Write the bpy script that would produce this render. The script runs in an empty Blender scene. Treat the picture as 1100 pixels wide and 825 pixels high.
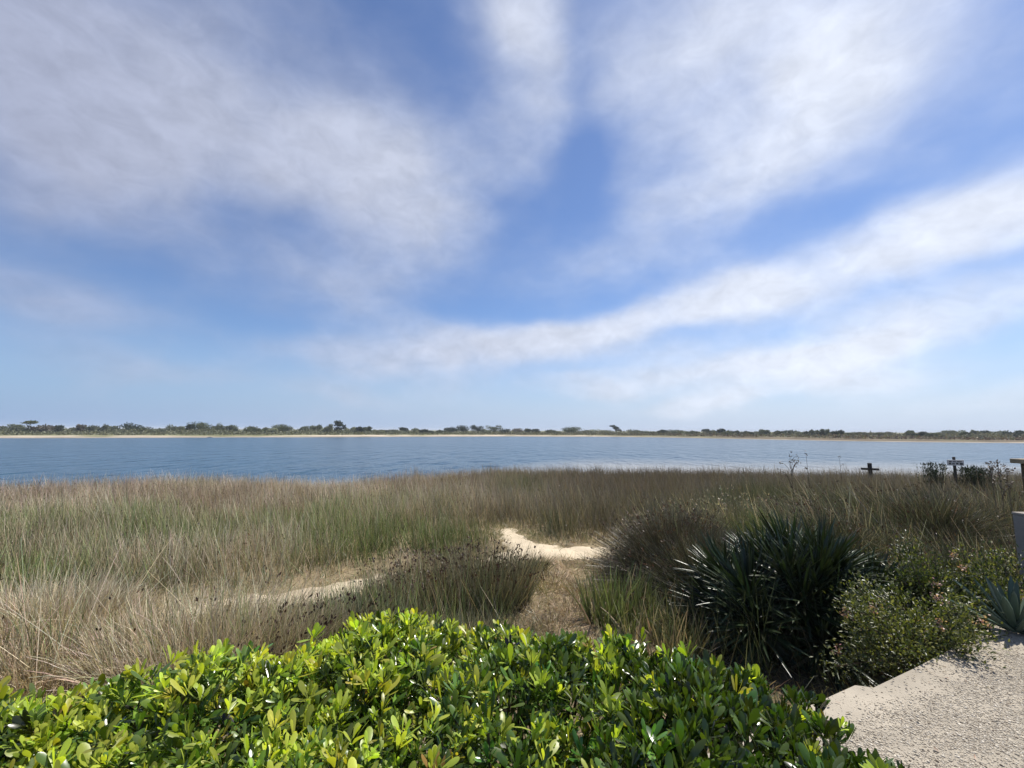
import bpy, math, random
import numpy as np
from math import radians as R
rng = np.random.default_rng(7)
scene = bpy.context.scene
col = scene.collection

# ------------------------------------------------------------------ camera
FPX, EYE = 461.0, 2.4
PITCH, ROLL = math.atan((462.3 - 412.5) / FPX), math.atan(5.5 / 1100)
cd = bpy.data.cameras.new('camera'); cam = bpy.data.objects.new('camera', cd); col.objects.link(cam)
cd.sensor_width = 36; cd.lens = 36 * FPX / 1100; cd.clip_start = 0.02; cd.clip_end = 12000
cam.location = (0, 0, EYE)
cam.rotation_mode = 'QUATERNION'
from mathutils import Matrix, Quaternion
cam.rotation_quaternion = (Matrix.Rotation(math.pi / 2 + PITCH, 3, 'X') @ Matrix.Rotation(ROLL, 3, 'Z')).to_quaternion()
scene.camera = cam

# ------------------------------------------------------------------ light
SUN_AZ, SUN_EL = R(52), R(57)
SKY_STRENGTH = 0.072
w = bpy.data.worlds.new('World'); scene.world = w; w.use_nodes = True
nt = w.node_tree; nt.nodes.clear(); N, Lk = nt.nodes, nt.links
def nd(t, **k):
    n = N.new(t)
    for a, b in k.items(): setattr(n, a, b)
    return n
def mth(op, a, b=None, clamp=False):
    n = nd('ShaderNodeMath', operation=op); n.use_clamp = clamp
    for i, v in enumerate((a, b)):
        if v is None: continue
        if isinstance(v, (int, float)): n.inputs[i].default_value = v
        else: Lk.new(v, n.inputs[i])
    return n.outputs[0]
sky = nd('ShaderNodeTexSky', sky_type='NISHITA'); sky.sun_disc = False
sky.sun_elevation = SUN_EL; sky.sun_rotation = SUN_AZ
sky.altitude = 0; sky.air_density = 1.0; sky.dust_density = 0.35; sky.ozone_density = 2.0
tc = nd('ShaderNodeTexCoord'); sep = nd('ShaderNodeSeparateXYZ'); Lk.new(tc.outputs['Generated'], sep.inputs[0])
X, Y, Z = sep.outputs
az = mth('MULTIPLY', mth('ARCTAN2', X, Y), 57.2958); el = mth('MULTIPLY', mth('ARCSINE', Z), 57.2958)
# cloud layer coordinates (a plane above the viewer)
zc = mth('ADD', mth('MAXIMUM', Z, 0.0), 0.11)
cp = nd('ShaderNodeCombineXYZ'); Lk.new(mth('DIVIDE', X, zc), cp.inputs[0]); Lk.new(mth('DIVIDE', Y, zc), cp.inputs[1])
def noise(vec, scale, detail, rough=.5, dist=0.0):
    n = nd('ShaderNodeTexNoise'); n.inputs['Scale'].default_value = scale; n.inputs['Detail'].default_value = detail
    n.inputs['Roughness'].default_value = rough; n.inputs['Distortion'].default_value = dist
    Lk.new(vec, n.inputs['Vector']); return n
dv_ = nd('ShaderNodeVectorMath', operation='MULTIPLY'); Lk.new(tc.outputs['Generated'], dv_.inputs[0]); dv_.inputs[1].default_value = (1, 1, 1.7)
wn = noise(dv_.outputs[0], 3.2, 4)
wv = nd('ShaderNodeVectorMath', operation='SUBTRACT'); Lk.new(wn.outputs['Color'], wv.inputs[0]); wv.inputs[1].default_value = (.5, .5, .5)
ws = nd('ShaderNodeVectorMath', operation='MULTIPLY'); Lk.new(wv.outputs[0], ws.inputs[0]); ws.inputs[1].default_value = (14, 7, 0)
ae = nd('ShaderNodeCombineXYZ'); Lk.new(az, ae.inputs[0]); Lk.new(el, ae.inputs[1])
aw = nd('ShaderNodeVectorMath', operation='ADD'); Lk.new(ae.outputs[0], aw.inputs[0]); Lk.new(ws.outputs[0], aw.inputs[1])
# azimuth, elevation, half widths, tilt (degrees), weight
CLOUDS = [(-34.7, 29.5, 28.3, 8.6, 1.5, .95), (-49.0, 32.5, 12, 7.0, 10, 0.6), (-15.3, 28.6, 13.5, 8.6, -19.3, 0.6), (-48.1, 22.2, 10.5, 5.4, 11.4, 0.6), (-0.2, 43, 8.7, 10, 3.2, 0.7), (1.1, 48.0, 18, 4.0, -0.4, 0.5), (-31, 42.0, 18, 6, 4, .45), (-13, 39, 8, 6, 0, .22),
          (25.8, 41.5, 17.6, 7.0, 1.7, .85), (36.0, 32.5, 10.5, 5.5, 20.0, 0.7), (21.2, 31.0, 9.5, 5.2, 17.2, 0.5), (45.1, 34, 11.2, 6.5, -24.0, 0.45), (11.3, 22.8, 11.9, 4.0, 19.3, 0.45), (26.2, 24.5, 13.5, 5.3, 15.1, 0.5), (7.7, 33, 5.0, 5.0, -3.3, -0.15), (9.0, 39.5, 2.4, 9.5, 0, -.18), (8, 8.4, 34, 3.6, 4, .38), (30, 7, 25, 4, 6, .25), (-30, 13, 26, 4, 0, .15),
          (39.0, 16.8, 14.5, 4.4, 6, 0.95), (49.5, 18.9, 8.4, 4.8, 6.3, 0.85), (25.5, 15.6, 9, 2.6, 9, 0.75), (14, 12.9, 10.5, 2.8, 12, 0.8), (1, 11.5, 14, 2.4, 6, 0.6), (-13, 10.6, 15, 3.6, 4, 0.55), (-24, 9, 10, 2.5, 0, .3),
          (43.1, 9.8, 12.5, 2.6, 10.4, 0.9), (33, 7.5, 10, 1.6, 8, .5), (36.0, 5.2, 13.3, 1.3, 5, 0.6), (13.4, 6.2, 10.5, 1.5, 2, 0.55), (24, 3.6, 9, .9, 2, .4), (47.6, 3.2, 9.1, 1.6, 3, 0.55),
          (-48.9, 11.6, 8.5, 3.7, -5.7, 0.6), (-28.0, 17.0, 11, 3.6, 2, 0.5), (-42, 6.2, 13, 1.8, -1.6, 0.45), (-20, 4.5, 12, 1.2, 1, .3), (-11.3, 16.5, 9, 4, 3.2, 0.2),
          (95, 35, 30, 14, 0, .8), (-100, 40, 40, 12, 0, .6), (180, 45, 60, 15, 0, .6), (20, 72, 120, 9, 0, .5), (150, 15, 60, 5, 0, .6)]
acc = None
for a, e, rx, ry, rot, wt in CLOUDS:
    mp = nd('ShaderNodeMapping', vector_type='TEXTURE')
    mp.inputs['Location'].default_value = (a, e, 0); mp.inputs['Rotation'].default_value = (0, 0, R(rot)); mp.inputs['Scale'].default_value = (rx, ry, 1)
    Lk.new(aw.outputs[0], mp.inputs['Vector'])
    ln = nd('ShaderNodeVectorMath', operation='LENGTH'); Lk.new(mp.outputs[0], ln.inputs[0])
    mr = nd('ShaderNodeMapRange', interpolation_type='SMOOTHSTEP')
    Lk.new(ln.outputs['Value'], mr.inputs[0]); mr.inputs[1].default_value = 1.6; mr.inputs[2].default_value = 0.1; mr.inputs[3].default_value = 0; mr.inputs[4].default_value = wt
    acc = mr.outputs[0] if acc is None else mth('ADD', acc, mr.outputs[0])
fb = noise(dv_.outputs[0], 4.0, 5, .5, .2).outputs['Fac']
fb2 = noise(dv_.outputs[0], 17.0, 6, .6, .4).outputs['Fac']
dens = mth('ADD', acc, mth('ADD', mth('MULTIPLY', mth('SUBTRACT', fb, .5), 1.3), mth('MULTIPLY', mth('SUBTRACT', fb2, .5), .07)))
mask = nd('ShaderNodeMapRange', interpolation_type='SMOOTHSTEP'); Lk.new(dens, mask.inputs[0])
mask.inputs[1].default_value = -.12; mask.inputs[2].default_value = 1.36; mask.inputs[3].default_value = 0.0; mask.inputs[4].default_value = .92
# brightness of the cloud: whiter towards the sun's side and where thin, greyer in the thick left mass
tone = nd('ShaderNodeMapRange'); Lk.new(az, tone.inputs[0]); tone.inputs[1].default_value = -50; tone.inputs[2].default_value = 35; tone.inputs[3].default_value = 0; tone.inputs[4].default_value = 1
cr = nd('ShaderNodeMix', data_type='RGBA'); Lk.new(tone.outputs[0], cr.inputs['Factor'])
cr.inputs['A'].default_value = (4.5, 4.9, 6.4, 1); cr.inputs['B'].default_value = (8.6, 9.1, 10.2, 1)
gr = nd('ShaderNodeMix', data_type='RGBA', blend_type='MULTIPLY'); gr.inputs['Factor'].default_value = 1; Lk.new(cr.outputs['Result'], gr.inputs['A'])
gv = nd('ShaderNodeMapRange'); Lk.new(fb2, gv.inputs[0]); gv.inputs[1].default_value = .3; gv.inputs[2].default_value = .7; gv.inputs[3].default_value = .88; gv.inputs[4].default_value = 1.1
Lk.new(gv.outputs[0], gr.inputs['B'])
sb = nd('ShaderNodeMix', data_type='RGBA', blend_type='MULTIPLY'); sb.inputs['Factor'].default_value = 1
Lk.new(sky.outputs[0], sb.inputs['A']); sb.inputs['B'].default_value = (.93, 1.04, 1.27, 1)
cm = nd('ShaderNodeMix', data_type='RGBA'); Lk.new(mask.outputs[0], cm.inputs['Factor']); Lk.new(sb.outputs['Result'], cm.inputs['A']); Lk.new(gr.outputs['Result'], cm.inputs['B'])
# pale moist air low over the horizon, whiter on the sun's side
hz = nd('ShaderNodeMapRange', interpolation_type='SMOOTHSTEP'); Lk.new(el, hz.inputs[0])
hz.inputs[1].default_value = 12; hz.inputs[2].default_value = -2; hz.inputs[3].default_value = 0; hz.inputs[4].default_value = .95
hc = nd('ShaderNodeMix', data_type='RGBA'); Lk.new(tone.outputs[0], hc.inputs['Factor'])
hc.inputs['A'].default_value = (2.7, 4.2, 7.0, 1); hc.inputs['B'].default_value = (6.0, 7.1, 9.1, 1)
hm = nd('ShaderNodeMix', data_type='RGBA'); Lk.new(hz.outputs[0], hm.inputs['Factor']); Lk.new(sb.outputs['Result'], hm.inputs['A']); Lk.new(hc.outputs['Result'], hm.inputs['B'])
for q in list(cm.inputs['A'].links): Lk.remove(q)
Lk.new(hm.outputs['Result'], cm.inputs['A'])
bg = nd('ShaderNodeBackground'); bg.inputs['Strength'].default_value = SKY_STRENGTH; Lk.new(cm.outputs['Result'], bg.inputs['Color'])
wo = nd('ShaderNodeOutputWorld'); Lk.new(bg.outputs[0], wo.inputs['Surface'])
w.cycles.sampling_method = 'MANUAL'; w.cycles.sample_map_resolution = 512

sl = bpy.data.lights.new('sun', 'SUN'); sl.energy = 5.0; sl.angle = R(0.53); sl.color = (1, .95, .87)
so = bpy.data.objects.new('sun', sl); col.objects.link(so)
so.rotation_euler = (math.pi / 2 - SUN_EL, 0, -SUN_AZ + math.pi)
so.location = (20, 20, 40)
vs = scene.view_settings; vs.view_transform = 'Standard'; vs.look = 'None'; vs.gamma = 1; vs.exposure = 0.47
scene.render.engine = 'CYCLES'
c = scene.cycles; c.use_denoising = True; c.denoiser = 'OPENIMAGEDENOISE'; c.denoising_input_passes = 'RGB_ALBEDO_NORMAL'; c.denoising_prefilter = 'ACCURATE'; c.max_bounces = 7; c.diffuse_bounces = 3; c.glossy_bounces = 3; c.transmission_bounces = 4; c.caustics_reflective = False; c.caustics_refractive = False
c.use_adaptive_sampling = True; c.adaptive_threshold = 0.015; c.sample_clamp_indirect = 3

# ------------------------------------------------------------------ helpers
def ray(x, y):                        # direction through a point of the photograph (1100 x 825)
    u, v = (x - 550) / FPX, (412.5 - y) / FPX
    cc, ss = math.cos(ROLL), math.sin(ROLL)
    u, v = u * cc - v * ss, u * ss + v * cc
    return np.array([u, math.cos(PITCH) - v * math.sin(PITCH), math.sin(PITCH) + v * math.cos(PITCH)])
def gz(x, y, z):
    d = ray(x, y); return np.array([0, 0, EYE]) + d * (z - EYE) / d[2]
def gy(x, y, Yd):
    d = ray(x, y); return np.array([0, 0, EYE]) + d * Yd / d[1]
def nrm(a): return a / np.maximum(np.linalg.norm(a, axis=-1, keepdims=True), 1e-9)
def hash2(ix, iy, s):
    h = (ix.astype(np.int64) * 374761393 + iy.astype(np.int64) * 668265263 + s * 1442695041) & 0xffffffff
    h = ((h ^ (h >> 13)) * 1274126177) & 0xffffffff
    return ((h ^ (h >> 16)) & 0xffff) / 65535.0
def vnoise(x, y, s=0):
    x = np.asarray(x, float); y = np.asarray(y, float)
    ix, iy = np.floor(x), np.floor(y); fx, fy = x - ix, y - iy
    fx, fy = fx * fx * (3 - 2 * fx), fy * fy * (3 - 2 * fy)
    a, b, c_, d = hash2(ix, iy, s), hash2(ix + 1, iy, s), hash2(ix, iy + 1, s), hash2(ix + 1, iy + 1, s)
    return (a * (1 - fx) + b * fx) * (1 - fy) + (c_ * (1 - fx) + d * fx) * fy
def fbm(x, y, s=0, o=4):
    t, a = 0, .5
    for k in range(o): t = t + a * vnoise(np.asarray(x) * 2 ** k + 17.3 * k, np.asarray(y) * 2 ** k, s + k); a *= .5
    return t / (1 - .5 ** o)
def sstep(a, b, x):
    t = np.clip((np.asarray(x, float) - a) / (b - a), 0, 1); return t * t * (3 - 2 * t)

def np_mesh(name, V, F, mat, C=None, smooth=False, parent=None, loc=(0, 0, 0)):
    V = np.asarray(V, np.float32).reshape(-1, 3) - np.asarray(loc, np.float32); F = np.asarray(F, np.int32)
    k = F.shape[1]
    me = bpy.data.meshes.new(name)
    me.vertices.add(len(V)); me.vertices.foreach_set('co', V.ravel())
    me.loops.add(F.size); me.loops.foreach_set('vertex_index', F.ravel())
    me.polygons.add(len(F)); me.polygons.foreach_set('loop_start', np.arange(len(F), dtype=np.int32) * k)
    me.update(calc_edges=True)
    if smooth: me.polygons.foreach_set('use_smooth', np.ones(len(F), bool))
    if C is not None:
        at = me.attributes.new('tint', 'FLOAT_COLOR', 'POINT')
        at.data.foreach_set('color', np.concatenate([np.asarray(C, np.float32), np.ones((len(V), 1), np.float32)], 1).ravel())
    me.materials.append(mat)
    o = bpy.data.objects.new(name, me); col.objects.link(o)
    if parent is not None: o.parent = parent
    else: o.location = loc
    return o
class Buf:
    """collects quads of several shapes into one mesh"""
    def __init__(s): s.V, s.F, s.C, s.n = [], [], [], 0
    def add(s, V, F, C):
        V = np.asarray(V, float).reshape(-1, 3); s.V.append(V); s.F.append(np.asarray(F) + s.n); s.n += len(V)
        C = np.asarray(C, float); s.C.append(np.broadcast_to(C, (len(V), 3)) if C.ndim == 1 else C.reshape(-1, 3)); return s
    def box(s, c, size, rot=None, C=(.5, .5, .5), bev=0.0):
        h = np.asarray(size) / 2; b = min(bev, h.min() * .5)
        P, Fq = [], []
        # chamfered box: three scaled shells
        base = np.array([[x, y, z] for z in (-1, 1) for y in (-1, 1) for x in (-1, 1)], float)
        if b <= 0:
            V = base * h; F = [(0, 2, 3, 1), (4, 5, 7, 6), (0, 1, 5, 4), (2, 6, 7, 3), (0, 4, 6, 2), (1, 3, 7, 5)]
        else:
            V = np.concatenate([base * (h - [0, b, b]), base * (h - [b, 0, b]), base * (h - [b, b, 0])]); F = []
            for ax, (q0, q1) in enumerate((((0, 4, 6, 2), (1, 3, 7, 5)), ((0, 1, 5, 4), (2, 6, 7, 3)), ((0, 2, 3, 1), (4, 5, 7, 6)))):
                F += [tuple(8 * ax + i for i in q0), tuple(8 * ax + i for i in q1)]
            for i in range(8):
                F.append((i, 8 + i, 16 + i, 16 + i))
                for bit, (A, B) in ((0, (1, 2)), (1, (0, 2)), (2, (0, 1))):
                    j = i ^ (1 << bit)
                    if i < j: F.append((8 * A + i, 8 * A + j, 8 * B + j, 8 * B + i))
        if rot is not None: V = V @ np.asarray(rot).T
        return s.add(V + np.asarray(c), F, C)
    def tube(s, P, r, C, k=6):
        P = np.asarray(P, float); n = len(P); r = np.broadcast_to(r, n)
        T = nrm(np.gradient(P, axis=0)); ref = np.array([.31, .95, .05]) if abs(T[0][2]) > .6 else np.array([0.02, .1, 1])
        A = nrm(np.cross(T, ref)); B = np.cross(T, A)
        an = np.arange(k) / k * 2 * math.pi
        V = P[:, None] + r[:, None, None] * (np.cos(an)[None, :, None] * A[:, None] + np.sin(an)[None, :, None] * B[:, None])
        i = np.arange(n - 1)[:, None] * k; j = np.arange(k)[None]; j2 = (j + 1) % k
        F = np.stack([i + j, i + j2, i + k + j2, i + k + j], -1).reshape(-1, 4)
        V = np.concatenate([V.reshape(-1, 3), P[-1:]]); top = (n - 1) * k
        F = np.concatenate([F, [[top + a, top + (a + 1) % k, n * k, n * k] for a in range(k)]])
        return s.add(V, F, C)
    def build(s, name, mat, parent=None, smooth=False, loc=(0, 0, 0)):
        F = np.concatenate(s.F); V = np.concatenate(s.V); C = np.concatenate(s.C)
        bad = F[:, 2] == F[:, 3]
        if bad.any():           # triangles kept as true triangles
            me = bpy.data.meshes.new(name)
            me.from_pydata((V - np.asarray(loc)).tolist(), [], [tuple(f[:3]) if f[2] == f[3] else tuple(f) for f in F.tolist()])
            at = me.attributes.new('tint', 'FLOAT_COLOR', 'POINT'); at.data.foreach_set('color', np.concatenate([C, np.ones((len(V), 1))], 1).ravel())
            if smooth: me.polygons.foreach_set('use_smooth', np.ones(len(F), bool))
            me.materials.append(mat); o = bpy.data.objects.new(name, me); col.objects.link(o)
            if parent is not None: o.parent = parent
            else: o.location = loc
            return o
        return np_mesh(name, V, F, mat, C, smooth, parent, loc)

def strands(base, d, L, W, droop=0.0, seg=3, c0=None, c1=None, taper=1.0, side=None):
    """grass blades, stems: base (n,3), unit direction, length, width, colours at foot and tip -> V, F, C"""
    n = len(base); L = np.broadcast_to(L, n); W = np.broadcast_to(W, n); droop = np.broadcast_to(droop, n)
    if side is None:
        side = nrm(np.cross(d, rng.normal(size=(n, 3))))
    t = np.linspace(0, 1, seg + 1)
    hor = d * [1, 1, 0]
    P = base[:, None] + (d * L[:, None])[:, None] * t[None, :, None] + ((hor * .5 - [0, 0, 1]) * (L * droop)[:, None])[:, None] * (t ** 2)[None, :, None]
    wt = (1 - taper * t ** 1.6) * .5; wt = np.maximum(wt, .04)
    off = side[:, None] * (W[:, None] * wt[None])[:, :, None]
    V = np.stack([P - off, P + off], 2).reshape(-1, 3)                 # n, seg+1, 2
    i = (np.arange(n) * (seg + 1) * 2)[:, None]; j = np.arange(seg)[None] * 2
    F = np.stack([i + j, i + j + 1, i + j + 3, i + j + 2], -1).reshape(-1, 4)
    C = c0[:, None] + (c1 - c0)[:, None] * t[None, :, None]
    C = np.repeat(C[:, :, None], 2, 2).reshape(-1, 3)
    return V, F, C
PROF = {'obovate': ([0, .3, .6, .82, .95, 1], [.16, .55, .95, .92, .56, .12]),
        'sword': ([0, .25, .6, .85, 1], [.75, 1, .85, .5, .02]),
        'oval': ([0, .35, .7, 1], [.15, .95, .8, .05]),
        'agave': ([0, .3, .6, .85, 1], [.75, .85, 1, .6, .02])}
def leaves(base, ax, up, L, W, C, prof='obovate', fold=.15, curl=0.0):
    n = len(base); L = np.broadcast_to(L, n); W = np.broadcast_to(W, n); curl = np.broadcast_to(curl, n)
    t, wp = map(np.array, PROF[prof]); m = len(t)
    sd = nrm(np.cross(ax, up)); nm = np.cross(sd, ax)
    P = base[:, None] + (ax * L[:, None])[:, None] * t[None, :, None] + nm[:, None] * (curl * L)[:, None, None] * (t ** 2)[None, :, None]
    o = (W[:, None] * wp[None] * .5)[:, :, None]
    lift = nm[:, None] * o * fold * 2
    V = np.stack([P - sd[:, None] * o + lift, P, P + sd[:, None] * o + lift], 2).reshape(-1, 3)
    i = (np.arange(n) * m * 3)[:, None, None]; j = (np.arange(m - 1) * 3)[None, :, None]; k = np.arange(2)[None, None]
    F = np.stack([i + j + k, i + j + k + 1, i + j + k + 4, i + j + k + 3], -1).reshape(-1, 4)
    return V, F, np.repeat(np.asarray(C, float), m * 3, 0)
def sphere_dirs(n, zmin=-1, zmax=1):
    z = rng.uniform(zmin, zmax, n); a = rng.uniform(0, 2 * math.pi, n); r = np.sqrt(1 - z * z)
    return np.stack([r * np.cos(a), r * np.sin(a), z], 1)
def jit(c, n, s=.2, hue=.08):
    c = np.asarray(c, float)
    return np.clip(c * (1 + rng.normal(0, s, (n, 1))) * (1 + rng.normal(0, hue, (n, 3))), .004, .9)

# --- materials
def material(name):
    m = bpy.data.materials.new(name); m.use_nodes = True
    return m, m.node_tree.nodes, m.node_tree.links, m.node_tree.nodes['Principled BSDF']
def leafy(name, rough=.55, spec=.3, trans=.3, tcol=(1.0, 1.05, .55), bump=0):
    m, n, l, p = material(name)
    a = n.new('ShaderNodeAttribute'); a.attribute_name = 'tint'
    l.new(a.outputs['Color'], p.inputs['Base Color']); p.inputs['Roughness'].default_value = rough; p.inputs['Specular IOR Level'].default_value = spec
    if trans > 0:
        tr = n.new('ShaderNodeBsdfTranslucent'); mx = n.new('ShaderNodeMix'); mx.data_type = 'RGBA'; mx.blend_type = 'MULTIPLY'; mx.inputs['Factor'].default_value = 1
        l.new(a.outputs['Color'], mx.inputs['A']); mx.inputs['B'].default_value = (*[min(3, 1.6 * v) for v in tcol], 1)
        l.new(mx.outputs['Result'], tr.inputs['Color'])
        ms = n.new('ShaderNodeMixShader'); ms.inputs[0].default_value = trans
        l.new(p.outputs[0], ms.inputs[1]); l.new(tr.outputs[0], ms.inputs[2]); l.new(ms.outputs[0], n['Material Output'].inputs['Surface'])
    return m
def solid(name, rough=.8, spec=.3, nscale=20, namt=.35, bump=.3, bscale=60):
    m, n, l, p = material(name)
    a = n.new('ShaderNodeAttribute'); a.attribute_name = 'tint'; t = n.new('ShaderNodeTexCoord')
    nz = n.new('ShaderNodeTexNoise'); nz.inputs['Scale'].default_value = nscale; nz.inputs['Detail'].default_value = 6; l.new(t.outputs['Object'], nz.inputs['Vector'])
    mr = n.new('ShaderNodeMapRange'); l.new(nz.outputs['Fac'], mr.inputs[0]); mr.inputs[1].default_value = .25; mr.inputs[2].default_value = .75; mr.inputs[3].default_value = 1 - namt; mr.inputs[4].default_value = 1 + namt
    mx = n.new('ShaderNodeMix'); mx.data_type = 'RGBA'; mx.blend_type = 'MULTIPLY'; mx.inputs['Factor'].default_value = 1
    l.new(a.outputs['Color'], mx.inputs['A']); l.new(mr.outputs[0], mx.inputs['B']); l.new(mx.outputs['Result'], p.inputs['Base Color'])
    p.inputs['Roughness'].default_value = rough; p.inputs['Specular IOR Level'].default_value = spec
    n2 = n.new('ShaderNodeTexNoise'); n2.inputs['Scale'].default_value = bscale; n2.inputs['Detail'].default_value = 8; l.new(t.outputs['Object'], n2.inputs['Vector'])
    b = n.new('ShaderNodeBump'); b.inputs['Strength'].default_value = bump; b.inputs['Distance'].default_value = .02; l.new(n2.outputs['Fac'], b.inputs['Height']); l.new(b.outputs[0], p.inputs['Normal'])
    return m
M_grass = leafy('grass_blades', .45, .35, .2, (1.0, .95, .6))
M_rush = leafy('rush_stems', .4, .4, .12, (1, 1, .6))
M_leaf = leafy('glossy_leaf', .27, .6, .2, (1.05, 1.1, .3))
M_young = leafy('young_leaf', .36, .4, .4, (1.05, 1.05, .3))
M_small = leafy('small_leaf', .42, .4, .3, (1, 1.05, .4))
M_sword = leafy('sword_leaf', .38, .45, .06, (1, 1, .5))
M_agave = leafy('waxy_leaf', .5, .3, 0)
M_crown = leafy('tree_foliage', .7, .15, .15, (1, 1, .6))
M_wood = solid('weathered_wood', .85, .2, 14, .3, .5, 40)
M_bark = solid('bark', .9, .1, 8, .3, .5, 30)
M_conc = solid('concrete', .9, .2, 3.5, .22, .35, 90)
M_soil = solid('sandy_soil', .95, .1, 3.2, .28, .7, 26)
M_sand = solid('sand', .95, .1, 4, .1, .5, 22)
M_far = solid('far_land', .95, .1, .12, .3, .1, 2)
M_stone = solid('pebble', .8, .25, 40, .2, .1, 90)
M_paint = solid('sign_paint', .6, .3, 30, .1, .1, 60)

def tag(o, label=None, cat=None, group=None, kind=None):
    for k, v in (('label', label), ('category', cat), ('group', group), ('kind', kind)):
        if v: o[k] = v
    return o
def thing(name, loc, label, cat, group=None):
    o = bpy.data.objects.new(name, None); col.objects.link(o); o.location = [float(v) for v in loc]; o.empty_display_size = .2
    return tag(o, label, cat, group)

# ------------------------------------------------------------------ the ground, water, far land
XS = [-400, -131, -97, -64, -30, 0, 40, 62, 82, 102, 131, 400]; YS = [60, 111, 128.6, 148, 170, 187, 190, 184, 150, 120, 111, 60]
def far_shore(x): return np.interp(x, XS, YS) + 2.5 * (fbm(np.asarray(x) * .06, 0 * np.asarray(x), 5) - .5) * 2
def near_shore(x):
    return np.interp(x, [-60, -18, -10, -6.5, -4.2, 0, 7, 19, 60], [15.5, 16.6, 19, 18.2, 20.4, 23.2, 23.4, 21.4, 21]) + 1.2 * (fbm(np.asarray(x) * .5, 0 * np.asarray(x), 9) - .5)
WATER = -0.2
def ground_z(x, y):
    x = np.asarray(x, float); y = np.asarray(y, float)
    z = .10 * (fbm(x * .8, y * .8, 2) - .5) + .05 * (fbm(x * 3, y * 3, 3) - .5)
    d = near_shore(x) - y
    z = z * sstep(-1, 3, d) - .2 * sstep(2.2, 0, d) - np.clip(-d, 0, 40) * .05
    z = z + .5 * sstep(.28, .62, x / np.maximum(y, 1)) * sstep(5.5, 8.5, y) * sstep(18, 11, y)     # low bank on the right
    return z
gx = np.concatenate([np.linspace(-70, -15, 40)[:-1], np.linspace(-15, 15, 240)[:-1], np.linspace(15, 70, 40)])
gyv = np.concatenate([np.linspace(-12, 2, 24)[:-1], np.linspace(2, 13, 110)[:-1], np.linspace(13, 30, 70)[:-1], np.linspace(30, 75, 20)])
def grid_faces(nx, ny):
    i = np.arange(ny - 1)[:, None] * nx + np.arange(nx - 1)[None]
    return np.stack([i, i + 1, i + nx + 1, i + nx], -1).reshape(-1, 4)
GX, GY = np.meshgrid(gx, gyv); GZ = ground_z(GX, GY)
mixv = sstep(.4, .65, fbm(GX * .7, GY * .7, 21))[..., None]
gc = np.array([.13, .10, .06]) * (1 - mixv) + np.array([.24, .19, .115]) * mixv
shore = sstep(1.2, -.4, near_shore(GX) - GY)[..., None]
gc = gc * (1 - shore) + np.array([.42, .37, .29]) * shore
tag(np_mesh('ground', np.stack([GX, GY, GZ], -1), grid_faces(len(gx), len(gyv)), M_soil, gc.reshape(-1, 3), True), kind='structure')

# sandy trodden path: ribbons that follow the ground
PATH = [[(-.12, 10.7, .12), (.02, 10.0, .2), (.22, 9.2, .34), (.55, 8.6, .55), (1.05, 8.65, .5), (1.6, 8.9, .42), (2.5, 8.9, .3)],
        [(.55, 8.9, .5), (-.2, 8.2, .3), (-1.2, 7.5, .3), (-2.3, 6.95, .34), (-3.4, 6.3, .3), (-4.6, 5.75, .25), (-6.2, 5.2, .25), (-9, 4.5, .2)],
        [(.8, 8.6, .25), (.9, 7.6, .18), (.75, 6.6, .2), (.8, 5.6, .2), (1.0, 4.4, .2), (1.2, 3.6, .2)]]
def path_dist(x, y, which=(0, 1, 2)):
    """distance to the path's edge (negative inside)"""
    best = np.full(np.shape(x), 1e3)
    for k in which:
        for (ax, ay, aw_), (bx, by, bw) in zip(PATH[k], PATH[k][1:]):
            dx, dy = bx - ax, by - ay
            t = np.clip(((x - ax) * dx + (y - ay) * dy) / (dx * dx + dy * dy), 0, 1)
            best = np.minimum(best, np.hypot(x - ax - t * dx, y - ay - t * dy) - (aw_ + (bw - aw_) * t))
    return best
px_, py_ = np.meshgrid(np.arange(-9.5, 3.6, .06), np.arange(3.4, 13.5, .06))
pd_ = path_dist(px_, py_) + .45 * (fbm(px_ * 2.3, py_ * 2.3, 31) - .5) + .22 * (fbm(px_ * 7, py_ * 7, 35) - .5)
keep = pd_ < .04
cell = keep[:-1, :-1] & keep[1:, :-1] & keep[:-1, 1:] & keep[1:, 1:]
F = grid_faces(px_.shape[1], px_.shape[0]).reshape(*cell.shape, 4)[cell]
V = np.stack([px_, py_, ground_z(px_, py_) + .022 * sstep(.05, -.1, pd_) - .004], -1).reshape(-1, 3)
used, inv = np.unique(F, return_inverse=True)
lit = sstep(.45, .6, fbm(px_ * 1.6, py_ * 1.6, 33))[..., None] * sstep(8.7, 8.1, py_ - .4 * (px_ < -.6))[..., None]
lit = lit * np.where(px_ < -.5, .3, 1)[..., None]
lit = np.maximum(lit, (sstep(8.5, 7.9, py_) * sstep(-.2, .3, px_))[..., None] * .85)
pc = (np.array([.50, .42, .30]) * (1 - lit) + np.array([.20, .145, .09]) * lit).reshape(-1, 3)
tag(np_mesh('sandy_path', V[used], inv.reshape(-1, 4), M_sand, pc[used], True), kind='structure')

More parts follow.
